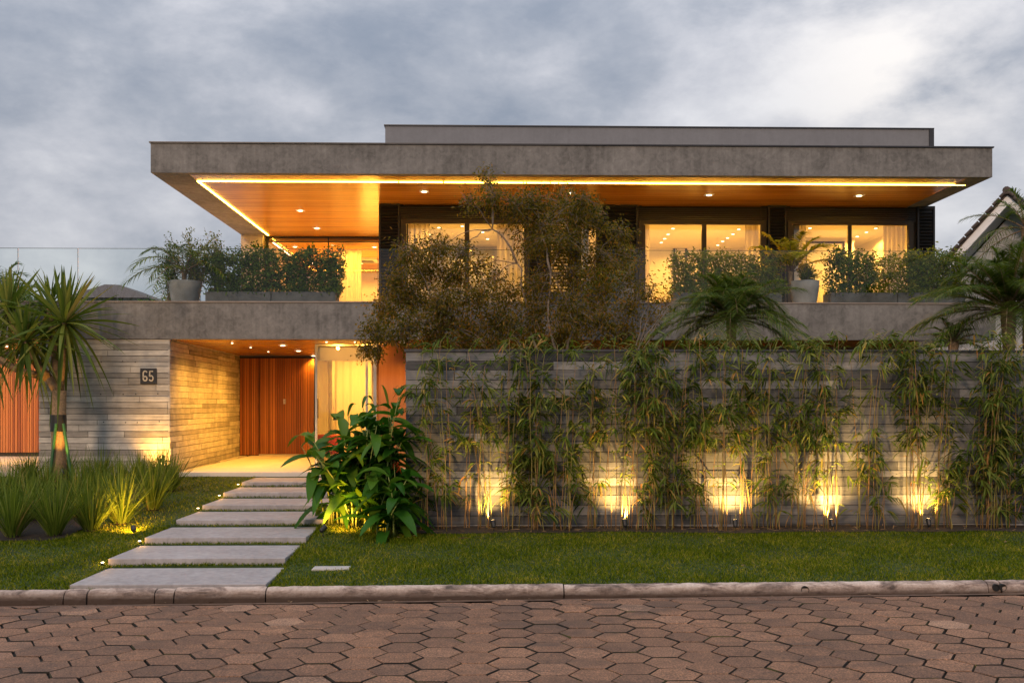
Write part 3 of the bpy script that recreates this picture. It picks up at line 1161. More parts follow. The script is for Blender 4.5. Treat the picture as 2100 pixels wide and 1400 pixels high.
# far left: garage door in the recess
mb = MB()
slats(mb, -15, WX0 + 1.5, 29.3, FLOOR + 0.10, CEIL - 0.1, 0.07, 0.012, 0.03, 8)
mb.build('garage_door', 'door_wood', house)
mb = MB()
mb.box(-15, WX0 - 0.12, 29.32, 29.5, FLOOR - 0.3, CEIL)
mb.build('garage_wall', 'joint_dark', house)
for px_, yy in ((30, 26.5), (12, 24.5)):
    ceil_lamp(xat(px_, yy), yy, CEIL + 0.005)
lamp('garage_lamp', 'AREA', (xat(20, 26), 26.2, CEIL - 0.05), 60, parent=house, aim=(xat(20, 26), 27.0, 1), size=0.4)
lamp('garage_lamp', 'AREA', (xat(-60, 26), 26.2, CEIL - 0.05), 80, parent=house, aim=(xat(-60, 26), 27.0, 1), size=0.4)

# porch downlights, followed by the added side wall lamps
for px_, py_ in ((580, 708), (612, 719), (643, 729)):
    zz_ = CEIL + 0.01
    Y_ = (zz_ - CH) * F / (HY - py_)
    ceil_lamp(xat(px_, Y_), Y_, zz_, 0.06)
    lamp('porch_or_fill_lamp', 'SPOT', (xat(px_, Y_), Y_, zz_ - 0.04), 115, parent=house, aim=(xat(px_, Y_), Y_ + 0.01, 0), size=0.05, cone=120, blend=0.6)
for Y_ in (23.2, 25.0, 27.0):  # extra lamps with tiny fixtures, added to brighten the side wall
    x_ = -5.75
    ceil_lamp(x_, Y_, CEIL + 0.01, 0.022)
    lamp('porch_or_fill_lamp', 'SPOT', (x_, Y_, CEIL - 0.04), 340, parent=house, aim=(x_ - 0.3, Y_ + 0.01, 1.0), size=0.08, cone=150, blend=1.0)
lamp('vestibule_lamp', 'AREA', ((VX0 + VX1) / 2, VY + 1.6, CEIL - 0.05), 160, parent=house, aim=((VX0 + VX1) / 2, VY + 1.6, 0), size=0.8)
lamp('vestibule_lamp', 'AREA', ((VX0 + VX1) / 2, 28.6, CEIL - 0.05), 200, parent=house, aim=((VX0 + VX1) / 2, 28.2, 0), size=0.8)
ceil_lamp(xat(826, 22.9), 22.9, CEIL + 0.01, 0.06)
lamp('porch_or_fill_lamp', 'SPOT', (xat(815, 22.9), 22.9, CEIL - 0.04), 90, parent=house, aim=(xat(815, 22.9), 23.2, 0), size=0.05, cone=130)

# ------------------------------------------------------------------ roof
RY = 22.2
RZ0 = at(1050, 358, RY).z
RZ1 = at(1050, 298, RY).z
RXL, RXR = xat(309, RY), xat(2035, RY)
mb = MB()
mb.box(RXL, RXR, RY, RY + 0.2, RZ0, RZ1)
mb.box(RXL, RXL + 0.2, RY + 0.2, 38, RZ0, RZ1)
mb.box(RXR - 0.2, RXR, RY + 0.2, 38, RZ0, RZ1)
# plastered border of the underside
BW = 0.75
mb.box(RXL + 0.2, RXL + BW, RY + 0.2, 38, RZ0 + 0.002, RZ0 + 0.1)
mb.box(RXR - 0.45, RXR - 0.2, RY + 0.2, 38, RZ0 + 0.002, RZ0 + 0.1)
roof = mb.build('roof_edge', 'fascia_render', house)
mb = MB()
mb.box(RXL - 0.03, RXR + 0.03, RY - 0.03, RY + 0.24, RZ1 + 0.002, RZ1 + 0.03)
mb.box(RXL - 0.03, RXL + 0.24, RY + 0.24, 38, RZ1 + 0.002, RZ1 + 0.03)
mb.box(RXR - 0.24, RXR + 0.03, RY + 0.24, 38, RZ1 + 0.002, RZ1 + 0.03)
mb.build('roof_coping', 'coping_metal', house)
mb = MB()
mb.box(RXL + 0.2, RXR - 0.2, RY + 0.2, 38, RZ1 - 0.25, RZ1 - 0.15)
mb.build('roof_deck', 'parapet_render', house)
SO = RZ0 + 0.012
mb = MB()
mb.box(RXL + BW, RXR - 0.45, RY + 0.2, 31.2, SO, SO + 0.05)
mb.build('soffit', 'soffit_wood', house)
# LED line: front run with two joints and the left return
led = empty('led_line', (0, 0, 0))
led.parent = house
led.location = -Vector(house.location)
LY = (SO - CH) * F / (HY - 374)
LX0 = xat(404, LY)
for pa, pb in ((404, 816), (819, 908), (911, 1979)):
    mb = MB()
    mb.box(xat(pa, LY), xat(pb, LY), LY - 0.013, LY + 0.013, SO - 0.018, SO - 0.002)
    mb.build('led_strip', 'led_glow', led)
mb = MB()
mb.box(LX0, LX0 + 0.035, LY + 0.02, 30.4, SO - 0.018, SO - 0.002)
mb.build('led_strip', 'led_glow', led)
DL = [(616, 433), (650, 469), (870, 393), (1170, 395), (1454, 397), (1762, 397)]
for px_, py_ in DL:
    Y_ = (SO - CH) * F / (HY - py_)
    ceil_lamp(xat(px_, Y_), Y_, SO, 0.07)
    lamp('terrace_lamp', 'SPOT', (xat(px_, Y_), Y_, SO - 0.05), 1050 if px_ < 700 else 380, parent=house, aim=(xat(px_, Y_), Y_ - (0.01 if px_ < 700 else 0.9), TFL), size=0.04, cone=125 if px_ < 700 else 105)

# penthouse parapet on the roof
PYY = 25.8
mb = MB()
pz0, pz1 = RZ1 - 0.15, at(1350, 262, PYY).z
mb.box(xat(790, PYY), xat(1905, PYY), PYY, PYY + 6, pz0, pz1)
mb.build('roof_parapet', 'parapet_render', house)
mb = MB()
mb.box(xat(790, PYY) - 0.03, xat(1915, PYY), PYY - 0.03, PYY + 6, pz1 + 0.002, pz1 + 0.03)
mb.box(xat(1905, PYY) + 0.003, xat(1915, PYY), PYY - 0.02, PYY + 0.1, pz0, pz1)
mb.build('parapet_coping', 'coping_metal', house)

# ------------------------------------------------------------------ upper rooms
UX0, UX1 = xat(777, UP_Y), xat(1916, UP_Y)
CZ = 7.17       # room ceiling
WTZ = at(1050, 459, UP_Y).z


def louvre(px0, px1, z0=TFL, z1=SO, y=UP_Y):
    x0, x1 = xat(px0, y), xat(px1, y)
    fr = MB()
    fr.box(x0, x0 + 0.045, y - 0.05, y + 0.02, z0, z1)
    fr.box(x1 - 0.045, x1, y - 0.05, y + 0.02, z0, z1)
    fr.box(x0 + 0.045, x1 - 0.045, y - 0.05, y + 0.02, z1 - 0.05, z1)
    o = fr.build('shutter', 'dark_aluminium', house)
    sl = MB()
    z = z0 + 0.03
    while z < z1 - 0.08:
        sl.hexa([(x0 + 0.045, y - 0.045, z), (x1 - 0.045, y - 0.045, z), (x1 - 0.045, y + 0.01, z + 0.035), (x0 + 0.045, y + 0.01, z + 0.035),
                 (x0 + 0.045, y - 0.045, z + 0.012), (x1 - 0.045, y - 0.045, z + 0.012), (x1 - 0.045, y + 0.01, z + 0.047), (x0 + 0.045, y + 0.01, z + 0.047)])
        z += 0.082
    sl.build('louvre', 'dark_aluminium', o)
    return o


louvre(777, 820)
louvre(1082, 1192)
louvre(1222, 1308)
louvre(1574, 1612)
louvre(1880, 1916)
WINS = [(833, 1075, 957, 9), (1192, 1222, None, 5), (1320, 1560, 1443, 9), (1625, 1862, 1742, 6)]
# dark backing of the facade between windows, header boxes with fine slats
mb = MB()
for a, b_ in ((777, 828), (1076, 1130), (1165, 1192), (1223, 1316), (1562, 1621), (1864, 1916)):
    mb.box(xat(a, UP_Y + .06), xat(b_, UP_Y + .06), UP_Y + 0.06, UP_Y + 0.18, TFL, SO)
mb.box(UX0, UX1, UP_Y + 0.185, UP_Y + 0.22, WTZ + 0.08, SO)
mb.build('upper_wall', 'joint_dark', house)
for a, b_ in ((821, 1081), (1309, 1573), (1613, 1879)):
    sl = MB()
    x0, x1 = xat(a, UP_Y), xat(b_, UP_Y)
    z = WTZ + 0.10
    while z < SO - 0.05:
        sl.box(x0, x1, UP_Y + 0.0, UP_Y + 0.03, z, z + 0.028)
        z += 0.048
    sl.build('shutter_box', 'dark_aluminium', house)
for (a, b_, mid, wd) in WINS:
    x0, x1 = xat(a, UP_Y), xat(b_, UP_Y)
    fr = MB()
    y0, y1 = UP_Y - 0.02, UP_Y + 0.05
    if mid:
        fr.box(x0 - 0.13, x0, y0 - 0.02, y1, TFL, WTZ + 0.09)
        fr.box(x1, x1 + 0.13, y0 - 0.02, y1, TFL, WTZ + 0.09)
        fr.box(x0, x1, y0 - 0.02, y1, WTZ, WTZ + 0.09)
        fr.box(xat(mid, UP_Y) - 0.011 * wd / 2, xat(mid, UP_Y) + 0.011 * wd / 2 + 0.02, y0, y1 - 0.005, TFL + 0.1, WTZ)
        fr.box(x0, x1, y0, y1, TFL, TFL + 0.09)
        fr.box(x0 + 0.01, x0 + 0.045, y0 + 0.03, y1, TFL + 0.1, WTZ - 0.01)
    else:
        fr.box(x0 - 0.03, x0, y0, y1, TFL, WTZ)
        fr.box(x1, x1 + 0.03, y0, y1, TFL, WTZ)
        fr.box(x0 - 0.03, x1 + 0.03, y0, y1, WTZ, WTZ + 0.06)
    o = fr.build('window', 'bronze_frame' if mid else 'dark_aluminium', house)
    gl = MB()
    gl.box(x0, x1, UP_Y + 0.056, UP_Y + 0.064, TFL + 0.09, WTZ)
    gl.build('pane', 'window_glass', o)

# rooms: white walls, white ceiling, stone floor
BKY = 31.0
mb = MB()
mb.box(UX0, UX1, BKY, BKY + 0.15, TFL, CZ + 0.2)
for x_ in (UX0 + 0.01, xat(1180, 28), xat(1600, 27) , UX1 - 0.16):
    mb.box(x_, x_ + 0.15, UP_Y + 0.23, BKY, TFL, CZ + 0.2)
mb.build('room_wall', 'white_wall', house)
mb = MB()
mb.box(UX0, UX1, UP_Y + 0.23, BKY, CZ, CZ + 0.1)
mb.build('room_ceiling', 'white_wall', house)
# inner doorways
PWY = 28.9
mb = MB()
mb.box(xat(1600, 27) + 0.155, xat(1752, PWY), PWY, PWY + 0.12, TFL, CZ - 0.001)
mb.build('partition_wall', 'white_wall', house)
for a, b_, top in ((1655, 1728, 499), (1060, 1110, 505), (1385, 1405, 510)):
    yb = (PWY if a == 1655 else BKY) - 0.04
    fr = MB()
    xa, xb = xat(a, yb), xat(b_, yb)
    zt = at(a, top, yb).z
    fr.box(xa - 0.06, xa, yb, yb + 0.03, TFL, zt)
    fr.box(xb, xb + 0.06, yb, yb + 0.03, TFL, zt)
    fr.box(xa - 0.06, xb + 0.06, yb, yb + 0.03, zt + 0.001, zt + 0.06)
    o = fr.build('inner_door', 'bronze_frame', house)
    fr = MB()
    fr.box(xa, xb, yb + 0.015, yb + 0.03, TFL, zt)
    fr.build('door_leaf', 'white_wall', o)
for px_, py_ in ((1370, 478), (1363, 487), (1356, 495), (1515, 467), (1503, 477), (1492, 485), (1482, 492), (1472, 500), (1380, 466),
                 (1661, 464), (1758, 481), (1777, 472), (1796, 464), (1000, 489), (948, 463), (990, 475), (880, 480), (870, 487), (900, 466)):
    Y_ = (CZ - CH) * F / (HY - py_)
    if Y_ < BKY - 0.1:
        ceil_lamp(xat(px_, Y_), Y_, CZ - 0.003, 0.045, square=False)
for px_ in (960, 1250, 1440, 1740):
    x_ = xat(px_, 28)
    for dx_, yy in ((-0.7, 27.0), (0.7, 28.6), (0.0, 29.9)):
        lamp('room_or_fill_lamp', 'SPOT', (x_ + dx_, yy, CZ - 0.03), 135 if px_ != 1250 else 60, parent=house, aim=(x_ + dx_, yy + .01, 0), size=0.03, color=WARM2, cone=165, blend=0.3)
    lamp('room_or_fill_lamp', 'AREA', (x_, 28.0, TFL + 0.75), 42 if px_ != 1250 else 24, parent=house, aim=(x_, 28.0, 10), size=0.5, color=WARM2)  # unseen uplight without a fixture, added to fill the room
for px_ in (1530, 1512, 1497, 1806, 1790):       # wall washers along the side walls
    Y_ = {1530: 26.6, 1512: 27.6, 1497: 28.6, 1806: 27.2, 1790: 28.6}[px_]
    x_ = (xat(1600, 27) - 0.35) if px_ < 1600 else UX1 - 0.55
    lamp('wall_washer', 'SPOT', (x_, Y_, CZ - 0.05), 130, parent=house, aim=(x_ + 0.3, Y_, 5), size=0.03, cone=70, color=WARM2)

curtain(xat(1628, 26.1), xat(1652, 26.1), 26.1, TFL + 0.02, CZ - 0.05, 'pale curtain at left edge of the rightmost bedroom window', 0.04, 0.12, 7)
curtain(xat(1812, 26.1), xat(1858, 26.1), 26.1, TFL + 0.02, CZ - 0.05, 'pale curtain at right edge of the rightmost bedroom window', 0.05, 0.12, 8)
curtain(xat(1528, 26.1), xat(1556, 26.1), 26.1, TFL + 0.02, CZ - 0.05, 'pale curtain at right edge of the window left of the potted palm', 0.05, 0.12, 9)
curtain(xat(1322, 26.1), xat(1331, 26.1), 26.1, TFL + 0.02, CZ - 0.05, 'thin curtain edge at left side of the window behind the middle hedge', 0.03, 0.1, 10)
curtain(xat(836, 26.1), xat(880, 26.1), 26.1, TFL + 0.02, CZ - 0.05, 'pale curtain at left edge of the window behind the tree', 0.05, 0.12, 12)
curtain(xat(1020, 26.1), xat(1070, 26.1), 26.1, TFL + 0.02, CZ - 0.05, 'pale curtain at right edge of the window behind the tree', 0.05, 0.12, 13)

# recessed living room at the left end
LVY = 30.6
LX_a, LX_b = xat(545, LVY), xat(777, UP_Y)
mb = MB()
mb.box(xat(494, 30.3), LX_a - 0.01, 30.3, 38, TFL, SO)
mb.build('corner_column', 'house_wall', house)
fr = MB()
zt = at(660, 487, LVY).z
fr.box(LX_a, LX_b + 3.0, LVY, LVY + 0.1, zt, SO)
fr.box(LX_a, LX_a + 0.07, LVY, LVY + 0.1, TFL, zt)
fr.box(LX_a + 0.07, LX_b + 3.0, LVY + 0.02, LVY + 0.07, zt - 0.14, zt - 0.11)
fr.box(xat(672, LVY), xat(672, LVY) + 0.03, LVY + 0.02, LVY + 0.07, TFL, zt)
o = fr.build('window', 'dark_aluminium', house)
gl = MB()
gl.box(LX_a + 0.07, LX_b + 3.0, LVY + 0.072, LVY + 0.08, TFL, zt)
gl.build('pane', 'window_glass', o)
mb = MB()
mb.box(LX_b, LX_b + 0.12, UP_Y + 0.23, LVY - 0.003, TFL, SO)
mb.build('terrace_side_wall', 'panel_wood', house)
mb = MB()
mb.box(LX_a, LX_b + 3, 38.0, 38.15, TFL, SO)
mb.box(LX_b + 2.9, LX_b + 3.0, LVY + 0.12, 38, TFL, SO)
mb.build('room_wall', 'white_wall', house)
mb = MB()
mb.box(LX_a, LX_b + 3, LVY + 0.11, 38, SO - 0.12, SO - 0.05)
mb.build('room_ceiling', 'soffit_wood', house)
for px_, yy in ((708, 33.2), (748, 34.6)):
    ac = MB()
    x_ = xat(px_, yy)
    ac.box(x_ - 0.45, x_ + 0.45, yy - 0.45, yy + 0.45, SO - 0.19, SO - 0.125)
    o = ac.build('air_conditioner', 'ac_plastic', None)
    tag(o, 'square grey ceiling air conditioner, ' + ('left one above the long hedge' if px_ < 720 else 'smaller one beside the louvred shutter'), 'air conditioner',
        'air conditioners in the living room ceiling')
    ac = MB()
    ac.box(x_ - 0.3, x_ + 0.3, yy - 0.3, yy + 0.3, SO - 0.20, SO - 0.192)
    ac.build('grille', 'ac_grille', o)
mb = MB()
x_ = xat(562, 31.2)
mb.box(x_, x_ + 0.03, 31.0, 34.0, SO - 0.14, SO - 0.125)
mb.build('led_strip', 'lamp_glow', led)
for px_, yy in ((605, 31.8), (768, 31.8), (640, 35.5), (690, 35.5), (740, 35.5)):
    ceil_lamp(xat(px_, yy), yy, SO - 0.12, 0.06)
for yy in (32.4, 36.2):
    lamp('living_or_fill_lamp', 'SPOT', ((LX_a + LX_b) / 2 + 0.4, yy, SO - 0.14), 330, parent=house, aim=((LX_a + LX_b) / 2 + 0.4, yy + .01, 0), size=0.04, cone=165, blend=0.3)
lamp('living_or_fill_lamp', 'AREA', ((LX_a + LX_b) / 2 + 0.6, 33.5, TFL + 0.8), 300, parent=house, aim=((LX_a + LX_b) / 2 + 0.6, 33.5, 20), size=1.5)  # upward area light with no lamp body, added to brighten the living room
curtain(xat(700, 31.6), xat(742, 31.6), 31.6, TFL + 0.02, SO - 0.25, 'pale curtain in the recessed living room behind the long hedge', 0.05, 0.14, 14)

# ------------------------------------------------------------------ glass railing of the terrace
GZ1 = at(600, 512, HY0 + 0.1).z
edges = [-12.4, -10.0, xat(160, 22.06), xat(470, 22.06), xat(775, 22.06), xat(1085, 22.06), xat(1395, 22.06), xat(1700, 22.06), TXR - 0.02]
for a, b_ in zip(edges[:-1], edges[1:]):
    mb = MB()
    mb.box(a + 0.006, b_ - 0.006, HY0 + 0.05, HY0 + 0.062, TZ1 + 0.032, GZ1)
    pn = mb.build('railing_pane', 'rail_glass', house)
    mb = MB()
    mb.box(a + 0.006, b_ - 0.006, HY0 + 0.049, HY0 + 0.063, GZ1 + 0.0005, GZ1 + 0.010)
    mb.box(b_ - 0.0058, b_ - 0.001, HY0 + 0.049, HY0 + 0.063, TZ1 + 0.032, GZ1)
    mb.build('glass_edge', 'glass_edge', pn)

# ------------------------------------------------------------------ house number
p0, p1 = at(289, 755, HY0), at(322, 787, HY0)
sg = empty('house_number_sign', ((p0.x + p1.x) / 2, HY0 - 0.02, p1.z), 'black square plate with the house number 65 on the concrete wall', 'sign')
mb = MB()
mb.box(p0.x, p1.x, HY0 - 0.045, HY0 - 0.018, p1.z, p0.z)
mb.build('plate', 'black_metal', sg)


def stroke(pts, w_, y0, y1, mb):
    pts = [Vector((a, 0, b_)) for a, b_ in pts]
    L, Rr = [], []
    for i, p in enumerate(pts):
        d = (pts[min(i + 1, len(pts) - 1)] - pts[max(0, i - 1)]).normalized()
        n = Vector((-d.z, 0, d.x)) * w_ / 2
        L.append(p + n); Rr.append(p - n)
    for i in range(len(pts) - 1):
        q = []
        for yy in (y0, y1):
            q += [(L[i].x, yy, L[i].z), (Rr[i].x, yy, Rr[i].z), (Rr[i + 1].x, yy, Rr[i + 1].z), (L[i + 1].x, yy, L[i + 1].z)]
        mb.hexa(q)


W_ = p1.x - p0.x
H_ = p0.z - p1.z


def arc(cx, cz, rx, rz, a0, a1, n=12):
    return [(cx + rx * math.cos(R(a0 + (a1 - a0) * i / n)), cz + rz * math.sin(R(a0 + (a1 - a0) * i / n))) for i in range(n + 1)]


def digit(pts, name):
    mb = MB()
    stroke([(p0.x + a * W_, p1.z + b_ * H_) for a, b_ in pts], 0.026, HY0 - 0.056, HY0 - 0.0455, mb)
    mb.build(name, 'number_face', sg)


digit(arc(0.31, 0.68, 0.115, 0.14, 20, 180, 8) + [(0.195, 0.5), (0.195, 0.36)] + arc(0.31, 0.34, 0.115, 0.14, 180, 520, 18), 'numeral')
digit([(0.80, 0.80), (0.60, 0.80), (0.585, 0.50)] + arc(0.68, 0.36, 0.12, 0.165, 130, -155, 14), 'numeral')


# ------------------------------------------------------------------ garden spotlights
def spotlight(x, y, z, aim, energy, label, cone=100, size=0.03, color=WARM2, visible=True, group='garden spotlights'):
    root = empty('garden_spotlight', (x, y, z), label, 'spotlight', group)
    d = (Vector(aim) - Vector((x, y, z + 0.12))).normalized()
    c = Vector((x, y, z + 0.12))
    mb = MB()
    mb.tube([(x, y, z - 0.05), (x, y, z + 0.09)], 0.008, 6)
    mb.build('spike', 'black_plastic', root)
    mb = MB()
    a = c - d * 0.06
    b_ = c + d * 0.05
    mb.tube([a, a + d * 0.015, b_, b_ + d * 0.012], [0.022, 0.034, 0.042, 0.045], 14)
    mb.build('housing', 'black_plastic', root)
    mb = MB()
    mb.tube([b_ + d * 0.013, b_ + d * 0.016], [0.034, 0.034], 14)
    mb.build('lens', 'spot_lens', root)
    lamp('beam', 'SPOT', b_ + d * 0.03, energy, color, parent=root, aim=Vector(b_ + d), size=size, cone=cone, blend=1.0)
    return root


for k, (px_, hx, e, nm) in enumerate(((1012, 985, 120, 'at the first lit bamboo clump from the wall corner'), (1284, 1262, 200, 'between bamboo canes left of mid wall'),
                                      (1512, 1493, 210, 'below the bright patch under the leaning palm'),
                                      (1712, 1684, 210, 'below the widest glowing patch of the wall'), (1912, 1878, 170, 'nearest the right end of the wall'))):
    x_ = xat(px_, 16.42)
    z_ = float(lawn_z(x_, 16.42)) + 0.01
    hp = at(hx, 1040, 17.0)
    spotlight(x_, 16.55, z_, (hp.x, 17.0, hp.z + 0.95), e * (1.9 if px_ in (1012, 1712) else 1.45), 'black spotlight at the wall foot, ' + nm, 125, color=(1.0, 0.58, 0.17))
x_ = xat(312, 21.4)
spotlight(x_, 21.5, float(lawn_z(x_, 21.5)) + 0.02, (x_ + 0.05, 22.0, 1.6), 200, 'spotlight in the grasses washing the wall below the house number', 110)
x_ = xat(272, 15.9)
spotlight(x_, 15.95, float(lawn_z(x_, 15.9)), (xat(245, 17.2), 17.3, 0.9), 260, 'black spotlight on the lawn in front of the lit grass clumps', 110)
x_ = xat(660, 15.75)
spotlight(x_, 15.85, float(lawn_z(x_, 15.85)), (xat(740, 16.75), 16.75, 1.0), 330, 'black spotlight on the lawn at the foot of the big leaved plant', 110)
x_ = xat(128, 20.3)
spotlight(x_, 20.3, float(lawn_z(x_, 20.3)) + 0.25, (xat(121, 20.8), 20.8, 2.5), 150, 'spotlight hidden in the grasses lighting the tree trunk with stakes', 60)
# small step lights tucked against the slabs
for i, (px_, py_) in enumerate(((210, 1150), (288, 1110), (405, 1040), (448, 1013), (484, 994))):
    k = (1, 2, 4, 5, 6)[i]
    sx, sy, sz = SLABS[k]
    root = empty('step_light', (sx - 0.07, sy - 0.02, float(lawn_z(sx, sy))), 'small glowing step light at the left end of the slab ' + ORD[k], 'step light',
                 'step lights along the path')
    mb = MB()
    x_, y_, z_ = root.location
    mb.tube([(x_, y_, z_ - 0.02), (x_, y_, z_ + 0.035)], 0.022, 10)
    mb.build('housing', 'black_plastic', root)
    mb = MB()
    mb.tube([(x_, y_, z_ + 0.036), (x_, y_, z_ + 0.045)], 0.02, 10)
    mb.build('lens', 'lamp_glow', root)
    lamp('glow', 'POINT', (x_, y_, z_ + 0.075), (2.5, 2.8, 1.0, 3.4, 2.5)[i], WARM2, parent=root, size=0.02)


# ------------------------------------------------------------------ planting
def gauss3(n, c, r):
    v_ = rng.normal(0, 1, (n, 3))
    v_ = unit(v_) * (rng.uniform(0, 1, (n, 1)) ** 0.45)
    return np.array(c) + v_ * np.array(r)


def limb(mb, a, b_, r0, r1, n=6, wig=0.06, rr=random):
    a, b_ = Vector(a), Vector(b_)
    L = (b_ - a).length
    pts, rad = [], []
    off = Vector((0, 0, 0))
    for i in range(n + 1):
        t = i / n
        if 0 < i < n:
            off = off * 0.6 + Vector((rr.uniform(-1, 1), rr.uniform(-1, 1), rr.uniform(-1, 1))) * wig * L * 0.5
        else:
            off = Vector((0, 0, 0))
        sag = Vector((0, 0, 0.10 * L * math.sin(PI * t)))
        pts.append(a.lerp(b_, t) + off + sag)
        rad.append(r0 + (r1 - r0) * t)
    mb.tube(pts, rad, 6 if r0 > 0.02 else 4)
    return pts


def center_tree():
    Y0 = 19.4
    sc = (Y0 * cth) / F
    bx = xat(1130, Y0)
    root = empty('garden_tree', (bx, Y0, 0.4), 'sparse crowned tree with small brownish leaves rising behind the garden wall', 'tree')
    blobs = [(996, 352, 13, .25), (1003, 376, 17, .5), (1006, 408, 34, .8), (960, 418, 22, .5), (1058, 432, 42, 1), (1095, 418, 38, .9), (1150, 420, 38, .9), (1192, 415, 30, .9),
             (1180, 450, 45, 1), (1218, 455, 35, .8), (1110, 470, 50, 1), (1155, 500, 50, 1), (1085, 505, 36, .7), (1268, 480, 28, .8), (1275, 520, 38, .8),
             (1230, 530, 45, .9), (840, 520, 34, .9), (900, 510, 34, .9), (945, 520, 28, .7), (870, 555, 46, 1.1), (930, 565, 42, 1.1), (812, 575, 30, .9),
             (990, 545, 30, .6), (840, 610, 52, 1.2), (910, 620, 52, 1.2), (975, 610, 46, 1), (790, 640, 36, 1), (770, 680, 34, .9), (752, 714, 18, .8), (772, 722, 16, .6),
             (830, 675, 50, 1.1), (900, 690, 50, 1.1), (965, 680, 52, 1.1), (1040, 610, 46, .8), (1030, 670, 52, 1.1), (1100, 580, 40, .8), (1100, 640, 52, 1),
             (1095, 695, 50, 1.1), (1165, 570, 42, .8), (1165, 640, 52, 1), (1160, 695, 50, 1.1), (1230, 600, 50, .9), (1235, 660, 50, 1), (1290, 575, 38, .6),
             (1295, 625, 38, .6), (1285, 685, 38, .8), (1340, 655, 30, .4), (1365, 620, 26, .4), (1020, 570, 30, .4), (1010, 715, 40, .9), (940, 722, 40, .9), (1330, 600, 26, .35)]
    wood_ = MB()
    fork = Vector((bx, Y0, 2.3))
    limb(wood_, (bx + 0.02, Y0, 0.35), fork, 0.07, 0.06, 6, 0.04)
    hubs = []
    for (hx, hy, dy) in ((900, 660, -0.2), (985, 620, 0.3), (1060, 540, 0.1), (1130, 560, -0.3), (1190, 600, 0.3), (1270, 640, 0.0), (1110, 470, 0.1), (1010, 470, 0.0)):
        h = at(hx, hy, Y0 + dy)
        if hy < 500:
            src = hubs[3] if hx > 1050 else hubs[2]
            limb(wood_, src, h, 0.024, 0.013, 6, 0.07)
        else:
            limb(wood_, fork + Vector((random.uniform(-.04, .04), 0, random.uniform(-.3, .1))), h, 0.032, 0.014, 8, 0.07)
        hubs.append(h)
    LP, LD = [], []
    for (bx_, by_, r_, dn) in blobs:
        depth = rng.uniform(-0.8, 0.9)
        c = at(bx_, by_, Y0 + depth)
        rad = r_ * sc
        hub = min(hubs, key=lambda h: (h - c).length)
        limb(wood_, hub, c, 0.011, 0.005, 6, 0.08)
        tips = gauss3(int(15 + 21 * dn), c, (rad * 1.35, rad * 1.3, rad * 1.3))
        per = int(26 * dn * (r_ / 40) ** 1.3) + 4
        for tp in tips:
            st = Vector(c) + Vector(rng.normal(0, rad * 0.25, 3))
            tpv = Vector(tp)
            pts = limb(wood_, st, tpv, 0.0045, 0.0025, 3, 0.1)
            for _ in range(per):
                t = rng.uniform(0.15, 1.05)
                q = st.lerp(tpv, t) + Vector(rng.normal(0, 0.085, 3))
                LP.append(q)
                dd = (tpv - st).normalized() + Vector(rng.normal(0, 0.8, 3)) + Vector((0, 0, -0.35))
                LD.append(dd)
    for (x_, y_) in ((1300, 720), (1310, 715)):
        b0 = at(x_, y_ + 20, Y0 - .5)
        for (ex, ey) in ((1390, 612), (1345, 580)):
            limb(wood_, b0, at(ex, ey, Y0 - .5), 0.013, 0.004, 7, 0.06)
    wood_.build('trunk', 'pale_bark', root, smooth=True)
    LP = np.array([tuple(p) for p in LP]); LD = np.array([tuple(p) for p in LD])
    n = len(LP)
    lv = blades(LP, LD, rng.uniform(0.04, 0.08, n), rng.uniform(0.02, 0.036, n), 0.25, 2, rng.uniform(0, PI, n), prof=lambda t: (0.2, 1, 0.08)[int(t * 2 + .01)])
    qmesh('crown', lv, 'tree_leaf', root)
    print('tree leaves', n)


center_tree()


def frond(base, azm, el, L, droop, leaflet, n=26, wd=0.022, rr=rng, vee=0.5):
    """feather frond: rachis points + leaflets"""
    d = np.array([math.cos(azm) * math.cos(el), math.sin(azm) * math.cos(el), math.sin(el)])
    ts = np.linspace(0, 1, 12)
    rach = np.array(base)[None] + d[None] * (L * ts)[:, None] + np.array([0, 0, -1.0])[None] * (droop * L * ts ** 2.2)[:, None]
    t = np.linspace(0.16, 1.0, n)
    P = np.stack([np.interp(t, ts, rach[:, k]) for k in range(3)], -1)
    T = unit(np.gradient(P, axis=0))
    side = unit(np.cross(T, np.array([0, 0, 1.0])))
    nrm = np.cross(side, T)
    out = []
    for s in (-1, 1):
        k = rng.uniform(0.85, 1.15, (n, 1))
        D = side * s * 1.0 + T * (0.55 + 0.5 * t[:, None]) * k + nrm * (vee * rng.uniform(0.3, 1.2, (n, 1)))
        ln = leaflet * (np.sin(PI * (0.12 + 0.80 * t)) ** 0.6) * rng.uniform(0.85, 1.1, n)
        out.append(blades(P, D, ln, wd, 0.45, 3, rng.uniform(-0.4, 0.4, n)))
    return rach, join(out)


